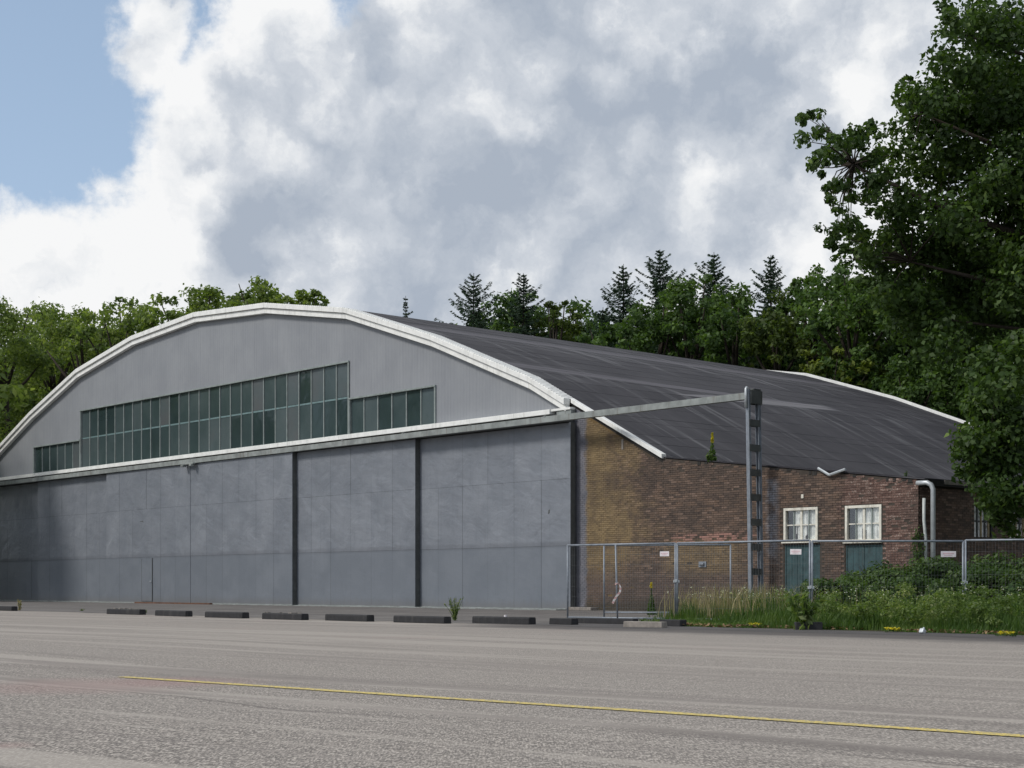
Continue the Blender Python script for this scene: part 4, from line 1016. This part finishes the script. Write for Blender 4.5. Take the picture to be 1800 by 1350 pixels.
for (px, ty, lab) in ((880, 575, 'dark undergrowth tree low behind the middle group'), (1000, 600, 'dark undergrowth tree in the dip of the wood'), (1120, 590, 'dark undergrowth tree below the leftmost slim spruce'), (1220, 570, 'dark undergrowth tree below the middle of the right-hand wood'), (1320, 575, 'dark undergrowth tree below the narrow spruce'), (1420, 560, 'dark undergrowth tree left of the yellow-green tree'), (100, 660, 'dark undergrowth tree behind the left slope of the arch'), (0, 700, 'dark undergrowth tree at the far left edge')):
    q = behind(px, 50); broadleaf('broadleaf_tree', q, EYE+(HY-ty)/F*q.y, 7.5, G if px > 500 else Lg, lab, 'broadleaf trees behind the hangar', leaf=.42, n_cl=75, crown_lo=.03)
def sp(px, v, ty, label, wpx=None, **kw):
    q = behind(px, v); Ht = EYE+(HY-ty)/F*q.y; return spruce(q, Ht, label, **kw)
sp(717, 46, 520, 'tiny sparse spruce tip alone above the roof ridge', R=2.4, gap=.35, lean=-.2, zmin=.6)
sp(826, 37, 480, 'wide untidy spruce, left one of the two in the middle', R=5.6, zmin=.45, lean=.3, gap=.12)
sp(920, 40, 480, 'slim spruce tip rising behind the green middle crown', R=4.8, zmin=.5, gap=.15)
sp(1096, 43, 464, 'leftmost slim spruce of the right-hand wood, with a thin tip', R=4.8, zmin=.4, gap=.1)
sp(1160, 43, 438, 'tallest dark spruce of the right-hand wood', R=5.8, zmin=.4)
sp(1255, 43, 443, 'spruce with a thin tip in the middle of the right-hand wood', R=4.8, zmin=.4)
sp(1355, 43, 448, 'narrow spruce left of the high feathery crown', R=4.2, zmin=.4)
sp(1060, 38, 540, 'low spruce with fingers of branches at the left rim of the right-hand wood', R=5.2, zmin=.4, gap=.2)

# ------------------------------------------------------------------ the big near oak
OB = Vector((25.0, 50.0, 0))
def oak():
    root = empty('oak_tree', OB); tag(root, 'huge dark oak in the right foreground, a leafy bough reaching left over the hangar roof', 'tree')
    b = MB(); V0 = lambda p: Vector(p)-OB
    cs, rs, ns = [], [], []
    def cl(px, py, Y, r, dens=1.):
        p = atpx(px, py, Y)-OB; cs.append(np.array(p)); rs.append((r, r, r*.72)); ns.append(int(dens*430*(r**2)+20))
    # main crown, lobed ellipsoid
    for i in range(470):
        d = rand_unit(1)[0]; f = rng.random()**.33
        p = np.array([d[0]*11.2, d[1]*8.5, d[2]*11.5])*f
        z = p[2]+14.6
        if z < 3.2: continue
        w_ = OB + Vector((p[0], p[1], z)); px = 900+F*w_.x/w_.y; py = HY-F*(z-EYE)/w_.y
        # outline bites seen in the photograph: narrower top, waist above the roof, wide again low down
        lim = np.interp(py, [-600, 0, 80, 150, 240, 330, 470, 560, 640, 700, 780, 900, 960], [1760, 1705, 1690, 1650, 1610, 1600, 1600, 1640, 1740, 1745, 1725, 1745, 1790])
        if px < lim: continue
        r = .75+.75*rng.random()
        off = px > 1980 or py < -120
        cs.append(np.array([p[0], p[1], z])); rs.append((r, r, r*.72)); ns.append(int((400 if not off else 90)*r**2))
    # bough to the left (leaf clumps along it)
    for (px, py, r, dn) in [(1432, 225, .62, .5), (1412, 214, .3, .35), (1455, 260, .75, .6), (1490, 265, .8, .6), (1515, 240, .6, .5), (1535, 228, .4, .4), (1470, 300, .7, .55), (1510, 300, .9, .65), (1550, 280, .8, .6),
                          (1445, 300, .4, .35), (1475, 345, .6, .5), (1520, 350, .9, .6), (1465, 340, .35, .3), (1560, 340, 1., .7), (1500, 395, .75, .5), (1455, 415, .4, .4), (1475, 400, .5, .45), (1480, 450, .6, .5), (1520, 430, .9, .7), (1560, 400, 1.1, .8),
                          (1540, 470, 1., .8), (1590, 440, 1.2, .9), (1600, 360, 1.2, .9), (1600, 290, 1.1, .8), (1590, 230, .8, .6), (1610, 175, .8, .6), (1590, 160, .5, .5), (1640, 170, 1., .7), (1660, 110, .7, .6), (1690, 50, .8, .6), (1665, 20, .5, .5), (1640, 230, 1.2, .9), (1660, 300, 1.3, .9),
                          (1570, 520, 1.1, .9), (1620, 520, 1.3, 1), (1650, 590, 1.2, .9), (1600, 580, 1., .8), (1670, 430, 1.4, 1), (1700, 360, 1.4, 1),
                          (1740, 655, 1.1, .9), (1760, 700, 1.2, 1), (1715, 770, .8, .8), (1700, 800, .6, .7), (1695, 830, .5, .6), (1730, 820, .9, .9), (1740, 870, .8, .8), (1770, 800, 1.2, 1), (1780, 880, 1., .9), (1765, 920, .6, .7), (1795, 760, 1.2, 1),
                          (1700, 120, 1.1, .9), (1745, 60, 1.2, 1), (1790, 30, 1.2, 1), (1760, 140, 1.3, 1), (1795, 190, 1.3, 1), (1740, 210, 1.2, 1), (1790, 270, 1.4, 1), (1750, 310, 1.3, 1), (1795, 350, 1.3, 1), (1730, 20, .9, .8), (1750, 420, 1.3, 1), (1795, 440, 1.3, 1), (1700, 510, 1.3, 1), (1760, 530, 1.3, 1), (1795, 620, 1.2, 1)]:
            air = px < 1600 and py < 480
            for k in range(5 if air else 3):
                j = 26 if air else 14
                cl(px+random.uniform(-j, j)*(r+.3), py+random.uniform(-j, j)*(r+.3), 49+random.uniform(-2.5, 2.5) if py < 600 else 45+random.uniform(-1, 1.5), r*(random.uniform(.25, .6) if air else random.uniform(.6, .95)), dn*(.95 if air else .8))
    C, N, T = clump_points(cs, rs, ns)
    V = leaf_quads(C, .18, .3, N, .7)
    b.tube([(0, 0, -.2), (.1, 0, 3), (-.3, .2, 7), (0, 0, 12), (.5, -.3, 18), (.2, 0, 23)], [.72, .55, .46, .38, .22, .06], 10)
    for (z0, tgt, r) in [(7, atpx(1500, 290, 49), .26), (9, atpx(1620, 200, 49), .22), (6, atpx(1600, 460, 49), .22), (5, atpx(1740, 820, 45.5), .15), (12, atpx(1690, 60, 49), .2), (5.5, atpx(1650, 560, 49), .18), (8, atpx(1720, 330, 52), .2),
                         (8, OB+Vector((8, 2, 16)), .25), (10, OB+Vector((5, -6, 19)), .25), (7, OB+Vector((4, 7, 15)), .25), (13, OB+Vector((-4, 5, 20)), .2)]:
        e = Vector(tgt)-OB; s = Vector((0, 0, z0)); m1 = s.lerp(e, .4)+Vector((0, 0, 1.2)); m2 = s.lerp(e, .75)+Vector((random.uniform(-.5, .5), random.uniform(-.5, .5), .5))
        b.tube([s, m1, m2, e], [r, r*.7, r*.42, r*.12], 7)
    # twigs run from the nearest bough out to each clump of the left side
    spine = [Vector(v) for v in b.v]; sub = spine[::7]
    for c in cs[::2]:
        c = Vector(c); w_ = OB+c
        if 900+F*w_.x/w_.y > 1860 or c.z > 18.5: continue
        q = min(sub, key=lambda p: (p-c).length)
        if (q-c).length < .5 or (q-c).length > 4.5: continue
        b.tube([q, q.lerp(c, .5)+Vector((random.uniform(-.15, .15), random.uniform(-.15, .15), random.uniform(-.1, .25))), c], [.035, .02, .007], 4, cap=False)
    b.build('trunk', M['bark'], root, smooth=True)
    cards('crown', V, len(C), 4, M['oak'], root, T)
oak()
broadleaf('broadleaf_tree', Vector((44, 62, 0)), 24, 9, M['far_green'], 'tree off the right edge behind the oak', None, leaf=.4, n_cl=70)

# ------------------------------------------------------------------ grass verge and weeds
# soil of the verge
sheet('grass_verge', [lp(17.4, -14.5), lp(150, -14.5), lp(150, 10), lp(15.2, 10), lp(15.2, 0), lp(9.2, 0), lp(13.2, -8)], .002, M['soil'])
def blades(n, reg, hfun, w0, name, m, tintf):
    P = reg(n); n = len(P); h = hfun(P); a = rng.random(n)*6.283; lean_ = rng.random(n)**1.5*.55*h
    d = np.stack([np.cos(a), np.sin(a), 0*a], 1); s = np.stack([-np.sin(a+.6), np.cos(a+.6), 0*a], 1); w_ = w0*(.6+.8*rng.random(n))[:, None]
    z = np.array([0, 0, 1.])
    m1 = P+z*(h*.55)[:, None]+d*(lean_*.3)[:, None]; tip = P+z*(h)[:, None]+d*lean_[:, None]
    A1, A2 = P-s*w_, P+s*w_; B1, B2 = m1-s*w_*.75, m1+s*w_*.75
    q1 = np.stack([A1, A2, B2, B1], 1); q2 = np.stack([B1, B2, tip+s*w_*.1, tip-s*w_*.1], 1)
    V = np.concatenate([q1, q2], 1).reshape(-1, 3); T = tintf(P, n)
    o = cards(name, V, 2*n, 4, m, None, np.repeat(T, 2)); return o
XLn, YLn, P0n = np.array(XL), np.array(YL), np.array(P0)
def verge(n, x0=9., x1=34., y0=-14.6, y1=-.3):
    x = x0+(x1-x0)*rng.random(n); y = y0+(y1-y0)*rng.random(n)**1.25
    lim = np.interp(y, [-14.5, -8, -.4], [17.2, 13.0, 9.0])
    edge = -14.35 + .35*np.sin(x*.9) + .22*np.sin(x*2.7+1) + .15*np.sin(x*7.3)
    k = (y > edge - .25*rng.random(n)**3) & (x > lim+.35*rng.normal(size=n)) & ~((x > 14.9) & (y > -.2)); x, y = x[k], y[k]
    P = P0n + x[:, None]*XLn + y[:, None]*YLn; return P
def hgt(P):
    q = P-P0n; y = q@YLn; x = q@XLn
    b1 = np.interp(y, [-14.6, -13.8, -12, -6, 0], [.10, .25, .48, .62, .5]); b0 = np.interp(y, [-14.6, -13.2, -11.6, -10.4, -6, 0], [.05, .09, .16, .5, .64, .5])
    k_ = np.clip((x-18.6)/1.2, 0, 1); base = b0*(1-k_)+b1*k_
    left = np.interp(x-np.interp(y, [-14.5, -8, -.4], [17.2, 13, 9]), [0, .8, 2.5], [.6, 1, 1])
    lump = .78+.3*np.sin(P[:, 0]*2.1+1.3*np.sin(P[:, 1]*1.7))+.16*np.sin(P[:, 0]*6.1)
    return base*left*lump*(.45+.85*rng.random(len(P))**1.3)
def tint(P, n):
    q = P-P0n; g = .5+.5*np.sin(P[:, 0]*1.7+2*np.sin(P[:, 1]*.9)); return np.clip(.12+.5*g+rng.normal(0, .22, n), 0, 1)
o = blades(110000, verge, hgt, .011, 'tall_grass', M['grassy'], tint); tag(o, 'tall green grass growing behind and under the wire fence', 'grass', kind='stuff')
def seedreg(n):
    P = verge(n, 9, 20, -10.6, -3); q = P-P0n; x = q@XLn; y = q@YLn
    k = rng.random(len(P)) < np.interp(x-np.interp(y, [-14.5, -8, -.4], [17.2, 13, 9]), [0, 2, 4, 6], [1, .6, .2, .04]); return P[k]
o = blades(4200, seedreg, lambda P: .62+.40*rng.random(len(P)), .009, 'dry_grass', M['seed'], lambda P, n: rng.random(n)); tag(o, 'pale dry grass stems with seed heads above the green grass, thickest at its left end', 'grass', kind='stuff')
P = verge(2600, 9, 34, -14.75, -13.9); P[:, 2] += .02+.04*rng.random(len(P))
o = cards('leaf_litter', leaf_quads(P, .075, 1.5), len(P), 4, M['litter'], None, rng.random(len(P))); tag(o, 'brown dry leaves and litter along the front edge of the grass', 'leaves', kind='stuff')
P = verge(500, 14, 34, -13, -5); q = P.copy(); q[:, 2] = .55+.35*rng.random(len(P))
o = cards('white_flowers', leaf_quads(np.repeat(q, 4, 0)+rng.normal(0, .02, (len(q)*4, 3)), .035, 2.), len(q)*4, 4, M['white_flower'], None, rng.random(len(q)*4)); tag(o, 'scattered tiny white flowers in the grass and brambles', 'flowers', kind='stuff')

def weedreg(n):
    P = verge(n, 20.3, 36, -13.9, -6); return P
Pw = weedreg(420); VV, TT = [], []
cs_, rs_, ns_ = [], [], []
for p in Pw:
    h = random.uniform(.35, .95); r = random.uniform(.10, .24)
    for k in range(3): cs_.append(p+np.array([random.uniform(-.12, .12), random.uniform(-.12, .12), h*random.uniform(.45, 1.)])); rs_.append((r, r, r*.55)); ns_.append(42)
C, N, T = clump_points(cs_, rs_, ns_)
M['weed'] = leaf_mat('pale weed leaves', (.075, .125, .034), (.165, .225, .066), .42, hi2=(.30, .32, .15))
o = cards('wild_weeds', leaf_quads(C, .062, .6, N, .55), len(C), 4, M['weed'], None, T); tag(o, 'loose pale green weeds standing among the grass in front of the brambles', 'weeds', kind='stuff')
def bush(px, Y, topy, wpx, label, dep=3.):
    c = Vector(((px-900)/F*Y, Y, 0)); root = empty('bramble_bush', c); tag(root, label, 'bush', 'bramble bushes behind the fence')
    Ht = EYE+(HY-topy)/F*Y; Rw = wpx/2/F*Y; cs, rs, ns = [], [], []
    for i in range(46):
        x = random.uniform(-1, 1); y = random.uniform(-1, 1)
        if x*x+y*y > 1: continue
        h = Ht*(1-.45*(x*x+y*y))*random.uniform(.45, 1.05); 
        for zz in (h, h*.55): cs.append(np.array([x*Rw, y*dep/2, zz])); rs.append((.46, .46, .30)); ns.append(260)
    C, N, T = clump_points(cs, rs, ns); k = C[:, 2] > .05; C, N, T = C[k], N[k], T[k]
    cards('foliage', leaf_quads(C, .10, .8, N, .75), len(C), 4, M['bramble'], root, T)
    b = MB()
    for i in range(26):
        a = random.uniform(0, 6.28); r0 = random.uniform(0, .6); p0_ = Vector((math.cos(a)*Rw*r0, math.sin(a)*dep/2*r0, 0)); p2 = Vector((math.cos(a)*Rw*(r0+.4), math.sin(a)*dep/2*(r0+.4), Ht*random.uniform(.5, 1.05)))
        b.tube([p0_, p0_.lerp(p2, .5)+Vector((0, 0, Ht*.3)), p2], [.014, .01, .005], 4, cap=False)
    b.build('stems', M['bark'], root)
bush(1545, 42.5, 996, 130, 'low left bramble bush in front of the right blue-green door')
bush(1620, 41.5, 984, 170, 'bramble bush covering the foot of the brick corner below the downpipes')
bush(1705, 41.5, 984, 170, 'bramble bush right of the downpipes, behind the fence joint')
bush(1795, 40.5, 984, 180, 'rightmost bramble bush under the low oak branches')
bush(1755, 37.6, 1008, 210, 'lower bramble bush nearest the fence on the right', 2.4)
bush(1470, 40.0, 1024, 120, 'small low bramble bush between the leafy weed and the white-framed window', 2.)
bush(1600, 38.6, 1024, 210, 'low pale bramble bush among the white flowers in the middle of the verge', 2.2)

def weed(name, pos, Ht, label, nst=6, leafs=60, leaf=.06, spread=.12, m=None, flower=None, group=None):
    root = empty(name, pos); tag(root, label, 'plant', group); b = MB(); C, T, FC_ = [], [], []
    for i in range(nst):
        a = random.uniform(0, 6.28); tip = Vector((math.cos(a)*spread*random.uniform(.2, 1), math.sin(a)*spread*random.uniform(.2, 1), Ht*random.uniform(.6, 1)))
        b.tube([(0, 0, 0), tuple(tip*.5+Vector((0, 0, Ht*.05))), tuple(tip)], [.010, .007, .003], 4, cap=False)
        for k in range(leafs//nst):
            t_ = random.random(); C.append(np.array(tip)*t_+rng.normal(0, leaf*.5, 3)*(1.2-t_)); T.append(random.random())
        if flower:
            for k in range(5): FC_.append(np.array(tip)+rng.normal(0, .03, 3))
    C = np.array(C); C[:, 2] = np.abs(C[:, 2]); b.build('stems', M['bramble'], root)
    cards('leaves', leaf_quads(C, leaf, .4), len(C), 4, m or M['bramble'], root, np.array(T))
    if flower: FC_ = np.array(FC_); cards('flowers', leaf_quads(FC_, .05, .8, aspect=1), len(FC_), 4, flower, root, rng.random(len(FC_)))
    return root
weed('ivy', L2W(15.25, -.25, 0), 2.75, 'dark ivy climbing the brick corner beside the downpipes', 14, 620, .10, .32, M['bramble'])
weed('ivy', L2W(15.6, .3, 0), 2.0, 'ivy shoots rising behind the pale downpipe', 10, 320, .10, .4, M['bramble'])
def mullein(pos, Ht, label, fl=.35):
    root = empty('mullein', pos); tag(root, label, 'plant'); MB().tube([(0, 0, 0), (.01, 0, Ht*.5), (0, 0, Ht)], [.018, .015, .008], 6).build('stem', M['bramble'], root)
    C, S = [], []
    n = 90
    for i in range(n):
        t_ = (i/n)**1.4*(1-fl); a = i*2.4; r = (1-t_)**1.2*Ht*.16; C.append((math.cos(a)*r*.7, math.sin(a)*r*.7, t_*Ht+.03)); S.append(max(.035, r*1.2))
    C = np.array(C); cards('leaves', leaf_quads(C, np.array(S), .3), n, 4, M['grassy'], root, rng.random(n)*.5)
    n = 130; z = Ht*(1-fl)+rng.random(n)*Ht*fl; a = rng.random(n)*6.28; r = .035*(1.2-(z/Ht-(1-fl))/fl*.7)
    C = np.stack([np.cos(a)*r, np.sin(a)*r, z], 1); cards('flowers', leaf_quads(C, .05, .3, aspect=1.), n, 4, M['yellow_flower'], root, rng.random(n))
x = lx(1250); mullein(L2W(x, .06, top_z(x)-.02), .98, 'flowering yellow mullein growing on the edge of the low roof')
mullein(Vector(((1145-900)/F*48., 48., 0)), 1.0, 'flowering mullein standing against the brick wall behind the fence', .16)
weed('roof_weed', L2W(lx(1590), .1, top_z(lx(1590))-.02), .25, 'small pale green weed on the roof edge near the downpipe', 4, 30, .05, .08, M['grassy'])
weed('roof_weed', L2W(lx(1247), .02, top_z(lx(1247))-.02), .3, 'leafy weed at the foot of the mullein on the roof edge', 6, 70, .09, .16, M['grassy'])
weed('weed', ground(800, 1091), .66, 'bushy green weed growing between two black kerb blocks', 22, 420, .045, .30, M['weed'])
weed('weed', ground(34, 1073), .42, 'dry pale weed at the end of the far left kerb block', 8, 120, .06, .14, M['seed'])
weed('weed', ground(1413, 1107), .85, 'tall leafy weed growing over the fence foot in the middle', 16, 190, .15, .42, M['weed'])
weed('weed', ground(255, 1078), .12, 'tiny green weed between the second and third kerb blocks', 6, 50, .05, .18, M['grassy'])
weed('weed', ground(143, 1074), .08, 'tiny weed on the bare apron left of the kerb blocks', 4, 24, .05, .12, M['weed'])
weed('weed', ground(1128, 1094), .1, 'low weed sprouting in front of the concrete slab', 4, 24, .05, .12, M['grassy'])
for (px, py, lab) in ((1569, 1112, 'yellow flower patch at the grass edge below the brick corner'), (1769, 1120, 'yellow flower patch at the grass edge near the right border'), (1327, 1103.5, 'small yellow flower patch at the grass edge left of the leafy weed')):
    root = empty('flower_patch', ground(px, py)); tag(root, lab, 'flowers')
    n = 70; C = np.stack([rng.uniform(-.14, .14, n), rng.uniform(-.08, .08, n), .05+.05*rng.random(n)], 1)
    cards('petals', leaf_quads(C, .045, 1.5, aspect=1), n, 4, M['yellow_flower'], root, rng.random(n))
    C = np.stack([rng.normal(0, .13, n), rng.normal(0, .09, n), .03+.03*rng.random(n)], 1); cards('leaves', leaf_quads(C, .06, .8), n, 4, M['bramble'], root, rng.random(n))
c = ground(1437+183, 1114); b = MB().box(-.05, .05, -.05, .05, 0, .1).box(-.02, .03, -.02, .02, .1, .14); o = b.build('plastic_litter', M['zinc'], None, bevel=.02, loc=c); o.rotation_euler = (0, .5, .6); tag(o, 'crumpled grey litter at the grass edge right of the first big yellow flower patch', 'litter')
print('tris', sum(len(o.data.polygons)*2 for o in bpy.data.objects if o.type == 'MESH'))
